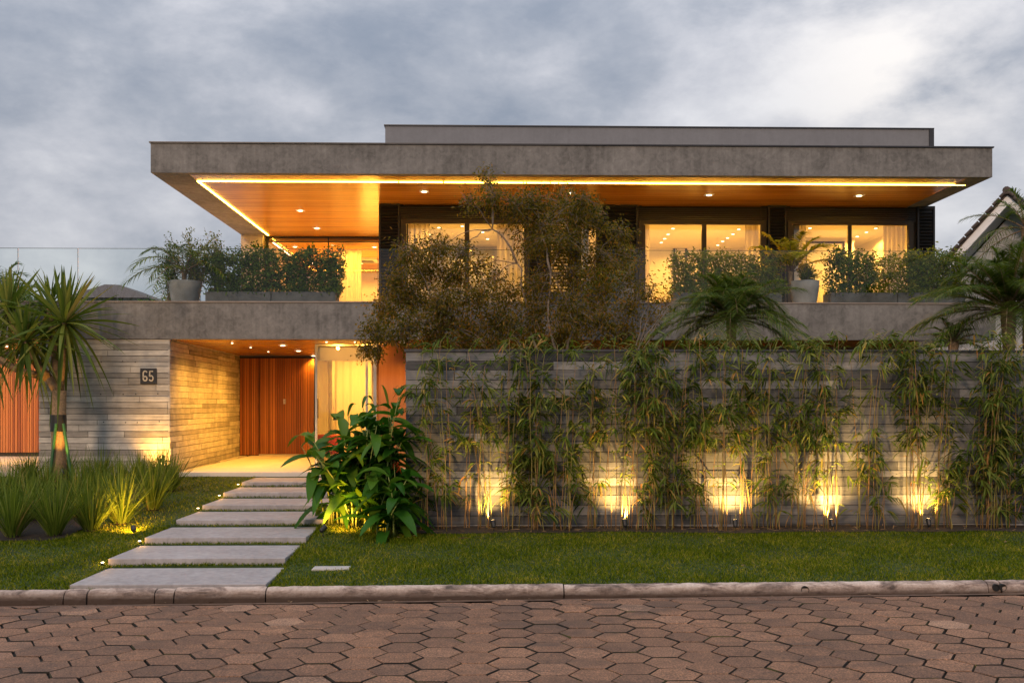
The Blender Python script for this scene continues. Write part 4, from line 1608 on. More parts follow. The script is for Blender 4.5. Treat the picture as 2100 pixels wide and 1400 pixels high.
def palm(px_, py_, Y0, n, L, label, zbase=0.4, leaf='palm_leaf', name='date_palm', lo=-25, hi=80, trunk_r=0.07, leaflet=0.34, lean=0.0, nl=30, cat='palm', group=None, wd=0.02, droop=(0.35, 0.6), skew=None, bark='bark'):
    c = at(px_, py_, Y0)
    root = empty(name, (c.x + lean, Y0, zbase), label, cat, group)
    tr = MB()
    if c.z - zbase > 0.15:
        pts, rad = [], []
        m_ = max(4, int((c.z - zbase) / 0.06))
        for i in range(m_ + 1):
            t = i / m_
            pts.append((c.x + lean * (1 - t) ** 1.5, Y0, zbase - 0.02 + (c.z - zbase + 0.06) * t))
            rad.append(trunk_r * (1 + 0.12 * (i % 2)) * (1.0 + 0.35 * max(0, t - 0.8) / 0.2))
        tr.tube(pts, rad, 10)
    fr = []
    for i in range(n):
        azm = i * 2.39996 + rng.uniform(-0.2, 0.2)
        u_ = (i + 0.5) / n
        el = R(lo + (hi - lo) * u_ ** 0.9)
        LL = L * rng.uniform(0.85, 1.08)
        rach, vq = frond((c.x, Y0, c.z), azm, el, LL, rng.uniform(*droop), leaflet, nl, wd)
        fr.append(vq)
        tr.tube([tuple(p) for p in rach[::2]] + [tuple(rach[-1])], [0.013 - 0.0018 * k for k in range(len(rach[::2]) + 1)], 4)
    tr.build('trunk', bark, root, smooth=True)
    qmesh('crown', join(fr), leaf, root)
    return root


palm(1500, 655, 18.6, 58, 1.6, 'fine leaved palm arching over the garden wall in front of the middle hedge', lo=-2, hi=87, leaflet=0.40, nl=80, wd=0.014, droop=(0.3, 0.75))
palm(2068, 640, 18.8, 66, 2.05, 'large fine leaved palm at the right edge beside the gabled neighbour', lo=-4, hi=88, leaflet=0.46, nl=90, lean=0.15, wd=0.015, droop=(0.25, 0.65), trunk_r=0.1)
palm(1955, 705, 19.0, 16, 0.8, 'small young palm low between wall and terrace near the right edge', lo=10, hi=84, leaflet=0.26, nl=24)
palm(2105, 470, 20.5, 18, 1.4, 'tall palm whose fronds enter at the far right edge', lo=-20, hi=80, leaflet=0.4, nl=26)


# bamboo row
SPX = [xat(q, 16.6) for q in (985, 1262, 1493, 1684, 1878)]


def bamboo(px_, n, label, y=16.72, width=0.3, top=705, dens=1.0, short=0):
    bx = xat(px_, y)
    gz = float(lawn_z(bx, y))
    root = empty('bamboo_clump', (bx, y, gz), label, 'bamboo', 'bamboo clumps in front of the garden wall')
    LP, LD, LL = [], [], []
    for i in range(n + short):
        fx, fy = random.gauss(0, width * 0.36), random.uniform(-0.16, 0.14)
        leanx, leany = random.gauss(0, 0.16), random.uniform(-0.12, 0.06)
        H = (at(px_, top, y).z - gz) * random.choice((0.72, 0.85, 0.95, 1.0, 1.03, 1.06)) * random.uniform(0.96, 1.03)
        if i >= n:
            H *= random.uniform(0.25, 0.45)
        pts, rad = [], []
        for k in range(9):
            t = k / 8
            pts.append(Vector((fx + leanx * t ** 1.5 + 0.012 * math.sin(k * 1.7 + i), fy + leany * t * t, -0.03 + H * (t - 0.05 * t ** 3))))
            rad.append(0.0062 * (1 - 0.75 * t) + 0.0015)
        mb = MB()
        mb.tube(pts, rad, 5)
        mb.build('cane', 'cane' if i % 3 else 'bamboo_green_cane', root, local=True, smooth=True)
        # leafy side shoots
        ns = int((11 if i < n else 5) * dens)
        tz = [random.uniform(0.3, 1.0) for _ in range(3)]
        for _ in range(ns):
            t = min(1.0, max(0.12, random.choice(tz) + random.gauss(0, 0.07))) if random.random() < 0.7 else random.uniform(0.2, 1)
            if i >= n:
                t = random.uniform(0.3, 1)
            a = t * 8
            k = min(7, int(a))
            p = pts[k].lerp(pts[k + 1], a - k)
            az_ = random.uniform(0, 2 * PI)
            Ls = random.uniform(0.10, 0.34)
            tip = p + Vector((math.cos(az_) * Ls * 1.0, math.sin(az_) * Ls * 0.55, random.uniform(-0.03, 0.14)))
            if tip.y + y > 16.94:
                tip.y = 16.93 - y
            for j in range(random.randint(5, 10)):
                s = random.uniform(0.35, 1.05)
                q = p.lerp(tip, s)
                if q.z < 0.75 and min(abs(q.x + bx - a_) for a_ in SPX) < 0.34:
                    continue
                if q.z < 1.35 and min(abs(q.x + bx - a_) for a_ in SPX) < 0.22 + 0.25 * q.z and random.random() < 0.86:
                    continue
                d = (tip - p).normalized() + Vector((random.gauss(0, .55), random.gauss(0, .4), random.uniform(-0.9, 0.35)))
                LP.append(tuple(q)); LD.append(tuple(d)); LL.append(random.uniform(0.13, 0.25))
        # crown tuft
        if i < n:
            sd = random.choice((-1, 1)) * random.uniform(0.15, 0.34)
            tp = [pts[-1] + Vector((sd * q_, -0.03 * q_, 0.20 * math.sin(PI * q_ * 0.8) - 0.05 * q_)) for q_ in (0, .33, .66, 1)]
            mb = MB()
            mb.tube([pts[-1] - Vector((0, 0, 0.01))] + tp[1:], [0.0028, 0.0025, 0.002, 0.0015], 4)
            mb.build('twig', 'bamboo_green_cane', root, local=True)
        else:
            tp = [pts[-1]] * 4
        for j in range(11 if i < n else 6):
            d = Vector((random.gauss(0, .7), random.gauss(0, .5), random.uniform(-0.5, 0.9)))
            LP.append(tuple(random.choice(tp) - Vector((0, 0, random.uniform(0, .12))))); LD.append(tuple(d)); LL.append(random.uniform(0.14, 0.25))
    n_ = len(LP)
    vq = blades(np.array(LP), np.array(LD), np.array(LL), rng.uniform(0.018, 0.034, n_), rng.uniform(0.3, 0.85, n_), 4, rng.uniform(-0.8, 0.8, n_),
                prof=lambda t: (0.25, 0.95, 1.0, 0.65, 0.05)[int(t * 4 + .01)])
    # keep every leaf on the street side of the wall
    lim = 16.975 - y
    v_ = vq[0]
    v_[:, 1] = np.minimum(v_[:, 1], lim)
    qmesh('foliage', (v_, vq[1]), 'bamboo_leaf', root, local=True)


BAM = [(872, 5, 1.0, 706, 'at the left corner of the wall beside the big leaved plant'), (918, 4, .7, 715, 'second from the wall corner, thin and leaning'),
       (982, 8, .8, 712, 'lit yellow from below by the first wall spotlight'), (1046, 6, 1.0, 700, 'fourth from the corner, dark against the wall'),
       (1095, 8, 1.3, 700, 'dense one just under the tree crown'), (1158, 7, .9, 708, 'between the dense clump and the second glowing patch'),
       (1212, 5, .8, 715, 'just left of the second glowing patch'), (1262, 8, .9, 712, 'in front of the second glowing patch'),
       (1325, 9, 1.5, 702, 'densest, right of the second glowing patch'), (1378, 6, 1.0, 706, 'below the white tree branches'),
       (1440, 7, 1.1, 704, 'left of the third glowing patch'), (1478, 7, .8, 706, 'crossing the third glowing patch'),
       (1540, 6, .9, 704, 'below the right fronds of the middle palm'), (1578, 7, .9, 698, 'right of the third glowing patch'),
       (1640, 8, 1.1, 694, 'at the left rim of the widest glowing patch'), (1702, 7, 1.1, 700, 'at the right rim of the widest glowing patch'),
       (1780, 7, .8, 694, 'midway between the two rightmost glowing patches'), (1880, 11, 1.25, 692, 'in front of the rightmost glowing patch'),
       (1943, 6, .9, 700, 'right of the rightmost glowing patch'), (2008, 9, 1.3, 690, 'dense dark one near the right edge'),
       (2062, 8, 1.1, 694, 'at the right edge of the photo below the large palm'), (2110, 6, 1.0, 700, 'cut off by the right edge of the photo')]
for k, (px_, n, dn, top, nm) in enumerate(BAM):
    bamboo(px_, n, 'slender leafy bamboo clump, ' + nm, 16.70 + random.uniform(-0.06, 0.04), 0.22 + 0.012 * n, top, dn, short=random.randint(1, 4))

# fallen leaves at the foot of the wall
LP = []
n_ = 260
X = rng.uniform(GX0, 8.6, n_); Y = rng.uniform(16.42, 16.95, n_)
P = np.stack([X, Y, lawn_z(X, Y) + 0.03], -1)
D = np.stack([rng.normal(0, 1, n_), rng.normal(0, 0.4, n_), rng.normal(0, 0.08, n_)], -1)
vq = blades(P, D, rng.uniform(0.06, 0.16, n_), 0.02, 0.05, 3, rng.uniform(-0.5, 0.5, n_))
tag(qmesh('leaf_litter', vq, 'dry_leaf'), 'dry fallen bamboo leaves scattered on the soil under the wall', 'leaf litter', kind='stuff')
P = np.array([at(938, 1106, 15.6), at(1500, 1082, 16.4), at(1640, 1080, 16.3)])
for k, pp in enumerate(P):
    z_ = float(lawn_z(pp[0], pp[1])) + 0.05
    vq = blades([(pp[0], pp[1], z_)], (1, 0.2, 0.15), 0.19, 0.045, 0.1, 4, 0.5, fold=0.4, prof=lambda t: (0.15, 0.9, 1, 0.7, 0.05)[int(t * 4 + .01)])
    tag(qmesh('fallen_leaf', vq, 'dry_leaf'), ('curled tan leaf lying alone on the lawn near the wall corner', 'tan leaf at the lawn rim under the third glowing patch',
                                               'tan leaf at the lawn rim under the widest glowing patch')[k], 'leaf')


n_ = 46
X = rng.uniform(-7, 8.4, n_); Y = 12.62 + 0.012 * X - np.abs(rng.normal(0.08, 0.10, n_))
Z = road_z(X) + 0.012
X2 = rng.uniform(-5, 8.4, 34); Y2 = rng.uniform(13.2, 16.3, 34)
X = np.concatenate([X, X2]); Y = np.concatenate([Y, Y2]); Z = np.concatenate([Z, lawn_z(X2, Y2) + 0.055])
n_ = len(X)
D = np.stack([rng.normal(0, 1, n_), rng.normal(0, 0.5, n_), rng.normal(0, 0.10, n_)], -1)
tag(qmesh('fallen_leaves', blades(np.stack([X, Y, Z], -1), D, rng.uniform(0.03, 0.08, n_), rng.uniform(0.012, 0.025, n_), 0.05, 3, rng.uniform(-0.5, 0.5, n_)), 'dry_leaf'),
    'small dry leaves strewn along the gutter and over the lawn', 'leaf litter', kind='stuff')
# big leaved ginger-like plants beside the path
def broad(px_, y, top, n, label, spread=0.5, seed=1):
    bx = xat(px_, y)
    gz = float(lawn_z(bx, y))
    root = empty('broad_leaf_plant', (bx, y, gz), label, 'plant', 'big leaved plants beside the path')
    rr = random.Random(seed)
    st = MB()
    parts = []
    Ht = at(px_, top, y).z - gz
    pf = lambda t: math.sin(PI * min(1, max(0, 0.06 + 0.94 * t))) ** 0.65 + 0.02
    for i in range(n):
        azm = i * 2.4 + rr.uniform(-.4, .4)
        H = Ht * rr.uniform(0.55, 0.95)
        out = spread * rr.uniform(0.35, 1.0)
        fx, fy = rr.gauss(0, 0.12), rr.gauss(0, 0.10)
        pts = []
        for k in range(7):
            t = k / 6
            pts.append(Vector((fx + math.cos(azm) * out * t ** 1.8, fy + math.sin(azm) * out * 0.6 * t ** 1.8, H * (t - 0.12 * t * t))))
        st.tube(pts, [0.017 - 0.0018 * k for k in range(7)], 6)
        m_ = rr.randint(7, 9)
        for j in range(m_):
            t = (0.30 if y < 16.9 and px_ < 790 else 0.14) + (0.70 if y < 16.9 and px_ < 790 else 0.86) * j / (m_ - 1)
            a = t * 6
            k = min(5, int(a))
            p = pts[k].lerp(pts[k + 1], a - k)
            aj = azm + (PI / 2 if j % 2 else -PI / 2) + rr.uniform(-0.9, 0.9)
            e = rr.uniform(0.0, 0.95) + 0.45 * (t > 0.9)
            d = (math.cos(aj) * math.cos(e), math.sin(aj) * math.cos(e), math.sin(e))
            parts.append(blades([tuple(p)], d, rr.uniform(0.48, 0.80), rr.uniform(0.15, 0.22), rr.uniform(0.3, 0.95), 7, rr.uniform(-0.5, 0.5), fold=0.35, prof=pf))
    st.build('stem', 'broad_stem', root, local=True, smooth=True)
    v_, q_ = join(parts)
    if px_ > 770:
        v_[:, 1] = np.where(v_[:, 0] + bx > GX0 - 0.04, np.minimum(v_[:, 1], 16.95 - y), v_[:, 1])
    qmesh('foliage', (v_, q_), 'broad_leaf', root, local=True, smooth=True)
    return root


plain('broad_stem', (0.22, 0.26, 0.06), 0.5, 0, 0.3, 8)
broad(678, 16.95, 835, 10, 'broad leaved green plant nearest the path, leaning over the slabs', 0.85, 2)
broad(732, 16.75, 785, 12, 'tall broad leaved green plant with stems lit yellow from below', 0.6, 3)
broad(788, 16.65, 742, 11, 'tallest broad leaved plant right against the wall corner', 0.42, 4)
broad(800, 16.2, 950, 8, 'low broad leaved plant in front of the wall corner', 0.4, 6)
broad(765, 17.4, 765, 10, 'broad leaved plant half hidden behind the lit stems', 0.5, 9)
for k, (px_, py_) in enumerate(((758, 1000), (815, 952), (735, 775))):
    c = at(px_, py_, 16.35)
    n_ = 14
    D = rng.normal(0, 1, (n_, 3)); D[:, 2] = D[:, 2] * 0.4 - 0.2
    if k < 2:
        st = MB()
        st.tube([(c.x, c.y, float(lawn_z(c.x, c.y))), (c.x - .05, c.y, c.z)], [0.008, 0.005], 5)
        rt = empty('ginger_flower', (c.x, c.y, float(lawn_z(c.x, c.y))), ('red hanging flower low in front of the lit stems', 'red hanging flower beside the wall corner')[k], 'flower', 'red flowers among the broad leaves')
        st.build('stem', 'broad_stem', rt)
        qmesh('petal', blades(np.tile(np.array(c), (n_, 1)) + rng.normal(0, .03, (n_, 3)), D, 0.08, 0.022, 0.6, 3), 'red_flower', rt)['kind'] = 'stuff'


# strappy grass clumps
def clump(px_, y, h, label, n=230, dx=0.35):
    bx = xat(px_, y)
    gz = float(lawn_z(bx, y)) + 0.015
    root = empty('grass_clump', (bx, y, gz), label, 'grass clump', 'grass clumps in the bed below the concrete wall')
    az_ = rng.uniform(0, 2 * PI, n)
    rad = rng.uniform(0, 0.10, n)
    P = np.stack([np.cos(az_) * rad, np.sin(az_) * rad, np.zeros(n) - 0.01], -1)
    sp = rng.uniform(0.03, 0.70, n) * (0.8 + 0.5 * rng.uniform(0, 1, n))
    D = np.stack([np.cos(az_) * sp, np.sin(az_) * sp, np.ones(n)], -1)
    vq = blades(P, D, h * rng.uniform(0.5, 1.15, n), rng.uniform(0.017, 0.027, n), rng.uniform(0.02, 0.38, n), 5, rng.uniform(-0.6, 0.6, n), fold=0.3,
                prof=lambda t: max(0.05, (1 - t) ** 0.6) if t > 0.05 else 0.8)
    v_ = vq[0]
    v_[:, 1] = np.minimum(v_[:, 1], 21.93 - y)
    o = qmesh('blades', (v_, vq[1]), 'clump_leaf', root, local=True)
    b_ = MB()
    b_.lathe((0, 0, 0), [(0.11, -0.01), (0.09, 0.04), (0.03, 0.07), (0.001, 0.075)], 10)
    b_.build('root_crown', 'soil', root, local=True)


CL = [(26, 15.85, 1.15, 'front row, leftmost'), (112, 15.95, 1.1, 'front row, second from the left, dark'), (186, 16.35, 1.0, 'front row, yellow lit, left of the brightest'),
      (248, 16.9, 1.05, 'front row, brightest lit by the lawn spotlight'), (313, 18.2, 1.15, 'front row, right end near the porch'),
      (-20, 16.8, 1.1, 'behind the leftmost front clump'), (65, 17.2, 1.05, 'second row, between the two left front clumps'), (150, 17.5, 1.0, 'second row, left of the tree trunk foot'),
      (215, 18.1, 1.0, 'second row, behind the brightest clump'), (20, 18.8, 1.0, 'third row, below the hanging sword leaves'), (95, 19.0, .95, 'third row, just left of the trunk'),
      (172, 19.3, .95, 'third row, just right of the trunk'), (245, 19.8, .9, 'back row, below the concrete wall middle'), (285, 20.5, .9, 'back row, left of the wall light glow'),
      (330, 21.0, .85, 'back row, right of the wall light glow'), (205, 21.0, .85, 'back row, under the bare concrete wall'), (60, 21.0, .8, 'back row, far left at the wall edge'),
      (130, 21.3, .8, 'back row, behind the trunk'), (348, 20.2, .9, 'right end of the second row at the porch corner'),
      (-75, 16.3, 1.05, 'outside the left edge of the photo, front'), (-95, 17.9, 1.0, 'outside the left edge of the photo, middle'), (-70, 19.6, 1.0, 'outside the left edge of the photo, back')]
for a in CL:
    clump(a[0], a[1], a[2] * 0.98, 'strappy green grass clump, ' + a[3], 250)


# sword-leaved tree with stakes
def screw_pine():
    Y0 = 20.8
    bx = xat(120, Y0)
    gz = float(lawn_z(bx, Y0))
    root = empty('sword_leaf_tree', (bx, Y0, gz), 'branching tree with rosettes of long sword leaves in front of the concrete wall', 'tree')
    tr = MB()
    A = at(120, 975, Y0); A.z = gz - 0.05
    fork = at(122, 800, Y0)
    tr.tube([A, at(121, 940, Y0), at(120, 880, Y0), fork], [0.17, 0.145, 0.14, 0.135], 14)
    heads = [((133, 668), 1.58, 84, 0.0), ((52, 705), 1.2, 56, -0.25), ((18, 645), 1.35, 54, 0.3), ((-30, 720), 1.0, 34, -0.1), ((100, 640), 1.2, 30, 0.5)]
    for (h, L, n, dy) in heads:
        e = at(h[0], h[1], Y0 + dy)
        src = fork - Vector((0, 0, 0.03)) if h[0] > 90 else at(100, 775, Y0)
        mid = src.lerp(e, 0.5) + Vector((0, 0, -0.10 if h[0] < 90 else 0))
        tr.tube([src, mid, e - (e - mid).normalized() * -0.05], [0.085, 0.065, 0.075], 10)
    tr.tube([fork - Vector((0, 0, .08)), at(100, 775, Y0)], [0.1, 0.085], 10)
    tr.build('trunk', 'trunk_bark', root, smooth=True)
    parts = []
    for (h, L, n, dy) in heads:
        e = at(h[0], h[1], Y0 + dy)
        for i in range(n):
            azm = i * 2.39996
            u_ = (i + 0.5) / n
            el = R(-70 + 158 * u_ ** 0.85)
            # the lower skirt hangs, the upper crown stands
            LL = L * rng.uniform(0.72, 1.05) * (0.8 if u_ < 0.3 else 1.0 - 0.28 * max(0, math.sin(el)) ** 2)
            d = (math.cos(azm) * math.cos(el), math.sin(azm) * math.cos(el) * 0.7, math.sin(el))
            P = np.array(e) + np.array([math.cos(azm) * 0.05, math.sin(azm) * 0.05, 0.12 * u_])
            dr = 0.7 if u_ < 0.25 else (0.25 if u_ < 0.6 else 0.06)
            parts.append(blades([P], d, LL, rng.uniform(0.070, 0.105), dr * rng.uniform(0.5, 1.2), 8, rng.uniform(-0.6, 0.6), fold=0.45,
                                prof=lambda t: 0.75 + 0.5 * t if t < 0.5 else max(0.03, (1 - t) ** 0.75 * 1.68)))
    v_, q_ = join(parts)
    v_[:, 1] = np.minimum(v_[:, 1], 21.9)
    qmesh('crown', (v_, q_), 'sword_leaf', root)
    bd = MB()
    bd.tube([at(120, 884, Y0), at(120, 850, Y0)], [0.158, 0.152], 14)
    tag(bd.build('trunk_wrap', 'black_plastic'), 'black wrap tied round the trunk of the sword leaf tree', 'wrap')
    for k, (a, b_) in enumerate((((100, 962), (115, 868)), ((150, 962), (130, 868)))):
        s = MB()
        p_, q_ = at(a[0], a[1], Y0 - 0.2), at(b_[0], b_[1], Y0 - 0.17)
        p_.z = float(lawn_z(p_.x, p_.y))
        s.tube([p_, q_], 0.03, 8)
        tag(s.build('tree_stake', 'green_stake'), 'green stake propping the trunk, ' + ('left one' if k == 0 else 'right one'), 'stake', 'green stakes of the sword leaf tree')


screw_pine()


# terrace planters and their plants
def hedge(px0, px1, y, z0, pytop, label, n, dens=1.0, leaf='hedge_leaf', dy=0.22):
    x0, x1 = xat(px0, y), xat(px1, y)
    H = at((px0 + px1) / 2, pytop, y).z - z0
    root = empty('hedge', ((x0 + x1) / 2, y, z0), label, 'hedge', 'hedges on the terrace')
    st = MB()
    LP, LD = [], []
    k = 0
    x = x0
    while x < x1:
        h = H * random.uniform(0.8, 1.08)
        yy = y + random.uniform(-dy * .5, dy * .5)
        top = Vector((x + random.uniform(-.06, .06), yy, z0 + h))
        st.tube([(x, yy, z0 - 0.1), (x + random.uniform(-.04, .04), yy, z0 + h * .5), top], [0.008, 0.006, 0.003], 4)
        for _ in range(int(26 * dens)):
            t = random.uniform(0.0, 1.0)
            c = np.array([x + random.gauss(0, 0.06), yy + random.gauss(0, dy * 0.45), z0 + h * t])
            for _ in range(12):
                LP.append(c + rng.normal(0, 0.05, 3)); LD.append(rng.normal(0, 1, 3) + np.array([0, 0, 0.5]))
        x += random.uniform(0.05, 0.11)
    for _ in range(int((x1 - x0) * 260 * dens)):        # skirt over the planter rim
        LP.append(np.array([random.uniform(x0 - .03, x1 + .03), y + random.gauss(0, dy), z0 + random.uniform(-0.06, 0.10)])); LD.append(rng.normal(0, 1, 3) + np.array([0, -.3, 0]))
    st.build('stems', 'bark', root)['kind'] = 'stuff'
    LP, LD = np.array(LP), np.array(LD)
    LP[:, 1] = np.maximum(LP[:, 1], HY0 + 0.16)
    n_ = len(LP)
    vq = blades(LP, LD, rng.uniform(0.05, 0.09, n_), rng.uniform(0.026, 0.042, n_), 0.1, 2, rng.uniform(0, PI, n_), prof=lambda t: (0.2, 1, 0.1)[int(t * 2 + .01)])
    qmesh('foliage', vq, leaf, root)


def planter(px0, px1, y, pytop, label, hy=0.27, joint=None):
    x0, x1 = xat(px0, y), xat(px1, y)
    z1 = at(px0, pytop, y - hy).z
    root = empty('planter_box', ((x0 + x1) / 2, y, TFL), label, 'planter', 'planter boxes along the terrace')
    t_ = 0.03
    mb = MB()
    mb.box(x0, x1, y - hy, y - hy + t_, TFL, z1)
    mb.box(x0, x1, y + hy - t_, y + hy, TFL, z1)
    mb.box(x0, x0 + t_, y - hy + t_, y + hy - t_, TFL, z1)
    mb.box(x1 - t_, x1, y - hy + t_, y + hy - t_, TFL, z1)
    mb.build('body', 'planter_concrete', root)
    mb = MB()
    mb.box(x0 + t_, x1 - t_, y - hy + t_, y + hy - t_, TFL, z1 - 0.04)
    mb.build('soil', 'soil', root)
    return z1


def pot(px_, y, r_px, pytop, label, mat='pot_concrete'):
    x = xat(px_, y)
    z1 = at(px_, pytop, y).z
    r = r_px * y / F
    h = z1 - TFL
    root = empty('round_pot', (x, y, TFL), label, 'pot', 'round pots on the terrace')
    mb = MB()
    mb.lathe((x, y, TFL), [(0.001, 0.002), (r * 0.62, 0.002), (r * 0.8, h * 0.3), (r * 0.95, h * 0.75), (r, h), (r * 0.9, h), (r * 0.86, h - 0.06)], 28)
    mb.build('body', mat, root, smooth=True)
    mb = MB()
    mb.lathe((x, y, TFL), [(r * 0.87, h - 0.055), (0.001, h - 0.05)], 20)
    mb.build('soil', 'soil', root)
    return Vector((x, y, z1))


HYY = 22.62
z1 = planter(428, 560, HYY, 598, 'dark concrete planter box, left half of the pair under the long left hedge')
z1 = planter(562, 692, HYY, 598, 'dark concrete planter box, right half of the pair under the long left hedge')
hedge(432, 560, HYY, z1, 507, 'dark green hedge on the terrace right of the round grey pot', 0, 1.15)
hedge(564, 698, HYY, z1, 513, 'dark green hedge on the terrace ending before the living room glass', 0, 1.15)
z2 = planter(1380, 1596, HYY, 600, 'dark planter box under the middle hedge')
hedge(1382, 1598, HYY, z2, 522, 'grey green hedge seen through the glass railing above the middle palm', 0, 1.0, 'shrub_leaf')
z3 = planter(1696, 1830, HYY, 600, 'dark concrete planter box right of the tall pot')
z3 = planter(1832, 1968, HYY, 600, 'dark concrete planter box at the right end of the terrace')
hedge(1702, 1790, HYY, z3, 518, 'dark green hedge right of the tall pot', 0, 1.1)
hedge(1798, 1850, HYY, z3, 524, 'thin see-through part of hedge before the lit curtain', 0, 0.7, 'shrub_leaf')
hedge(1852, 1972, HYY, z3, 518, 'yellow green hedge at the right end of the terrace', 0, 1.15, 'shrub_leaf')
z2b = planter(1090, 1262, HYY, 600, 'dark planter box on the terrace hidden behind the tree')
hedge(1196, 1262, HYY, z2b, 545, 'hedge on the terrace glimpsed behind the right of the tree crown', 0, 0.6, 'shrub_leaf')
pp = pot(380, 22.7, 33, 577, 'round grey pot holding the arching palm at the left of the terrace')
palm(378, 560, 22.7, 16, 1.7, 'arching palm in the round grey pot left on the terrace', zbase=pp.z - 0.05, name='potted_palm', lo=5, hi=70, leaflet=0.42, nl=26, trunk_r=0.05, wd=0.032, droop=(0.5, 0.8))
pp2 = pot(1650, 22.6, 30, 577, 'tall pale round pot in front of the rightmost bedroom window')
palm(1622, 560, 22.6, 13, 1.5, 'yellow lit palm in the tall pale pot before the bedroom windows', zbase=pp2.z - 0.05, name='potted_palm', lo=30, hi=80, leaflet=0.40, nl=24, trunk_r=0.04,
     leaf='palm_leaf_lit', wd=0.06, droop=(0.3, 0.6))
pp3 = pot(1280, 22.7, 22, 580, 'small pot on the terrace right of the tree crown')


def shrub(px_, pytop, y, z0, w_px, label, n=40, leaf='shrub_leaf'):
    x = xat(px_, y)
    H = at(px_, pytop, y).z - z0
    root = empty('shrub', (x, y, z0), label, 'shrub', 'shrubs on the terrace')
    st = MB()
    LP, LD = [], []
    wd = w_px * y / F
    for i in range(n):
        tip = Vector((x + random.gauss(0, wd * .5), max(HY0 + .2, y + random.gauss(0, .25)), z0 + H * random.uniform(.35, 1.0)))
        a = Vector((x + random.gauss(0, .04), y, z0 - 0.08))
        pts = limb(st, a, tip, 0.007, 0.003, 5, 0.08)
        for _ in range(44):
            t = random.uniform(0.3, 1.0)
            k = t * 5; j = min(4, int(k))
            q = pts[j].lerp(pts[j + 1], k - j)
            LP.append(tuple(q + Vector(rng.normal(0, .035, 3)))); LD.append(tuple(rng.normal(0, 1, 3) + np.array([0, 0, .4])))
    st.build('stems', 'bark', root)['kind'] = 'stuff'
    n_ = len(LP)
    qmesh('foliage', blades(np.array(LP), np.array(LD), rng.uniform(0.05, 0.09, n_), rng.uniform(0.02, 0.032, n_), 0.2, 2, rng.uniform(0, PI, n_),
                            prof=lambda t: (0.2, 1, 0.1)[int(t * 2 + .01)]), leaf, root)


shrub(405, 470, 22.85, TFL + 0.35, 34, 'loose tall leafy shrub behind the round grey pot', 46)
shrub(350, 480, 23.0, TFL + 0.2, 28, 'leafy shrub left of the round grey pot', 26, 'hedge_leaf')
shrub(448, 468, 22.9, TFL + 0.35, 22, 'upright leafy shrub between pot and hedge reaching toward the roof', 26)
shrub(1655, 545, 22.55, pp2.z, 22, 'low grey green plant filling the tall pale pot', 20)
shrub(1285, 500, 22.7, TFL + 0.4, 26, 'leafy shrub on the terrace behind the right of the tree', 24)


# ------------------------------------------------------------------ neighbours and far trees
def neighbour():
    Y = 34.0
    a = R(38)
    ca, sa = math.cos(a), math.sin(a)
    pk = at(2066, 400, Y)
    k_ = xat(1935, 1.0)
    d_ = (pk.x - Y * k_) / (ca + k_ * sa)
    m_ = (pk.z - at(1935, 545, Y + d_ * sa).z) / d_
    root = empty('neighbour_house', (pk.x, Y, 0), 'neighbouring house with white gable trim and dark tiled roof at right edge', 'house')
    root.rotation_euler.z = -a
    top = pk.z
    wl, wr = 7.0, 7.0
    z = lambda x: top - abs(x) * m_
    mb = MB()
    dz = 0.42
    pts = [(-wl + .4, 0), (wr - .4, 0), (wr - .4, max(.1, z(wr - .4) - dz)), (0, top - dz), (-wl + .4, max(.1, z(-wl + .4) - dz))]
    n = len(pts)
    mb.face([(p, 1.0, q) for p, q in pts])
    mb.face([(p, 8.0, q) for p, q in pts][::-1])
    b0 = list(mb.v)
    mb.v, mb.f, mb.mi = [(p, 1.0, q) for p, q in pts] + [(p, 8.0, q) for p, q in pts], [tuple(range(n)), tuple(range(2 * n - 1, n - 1, -1))], [0, 0]
    for i in range(n):
        mb.f.append((i, n + i, n + (i + 1) % n, (i + 1) % n)); mb.mi.append(0)
    mb.build('wall', 'neighbour_wall', root, local=True)
    for nm, mat, t0, t1, y0, y1 in (('roof', 'roof_tile', 0.0, 0.12, -0.05, 8.5), ('gable_trim', 'white_paint', -0.34, -0.003, 0.0, 0.08), ('eaves_lining', 'neighbour_wall', -0.34, -0.28, 0.085, 0.997)):
        mb = MB()
        for sg_ in (-1, 1):
            xe = sg_ * wl
            q = [(0, y0, top + t0), (xe, y0, z(xe) + t0), (xe, y1, z(xe) + t0), (0, y1, top + t0)]
            q2 = [(p[0], p[1], p[2] - t0 + t1) for p in q]
            mb.hexa(q + q2)
            if nm == 'roof':
                for i in range(32):
                    x = xe * i / 32
                    mb.tube([(x, -0.11, z(x) + 0.12), (x + xe / 32, -0.11, z(x + xe / 32) + 0.17)], [0.065, 0.05], 8)
                for j in range(1, 28):
                    for i in range(16):
                        x = xe * i / 16
                        mb.tube([(x, -0.11 + j * 0.3, z(x) + 0.11), (x + xe / 16, -0.11 + j * 0.3, z(x + xe / 16) + 0.15)], [0.07, 0.055], 6)
        if nm == 'roof':
            mb.tube([(0, -0.16, top + 0.14), (0, 8.5, top + 0.14)], 0.13, 10)
        mb.build(nm, mat, root, local=True)


neighbour()


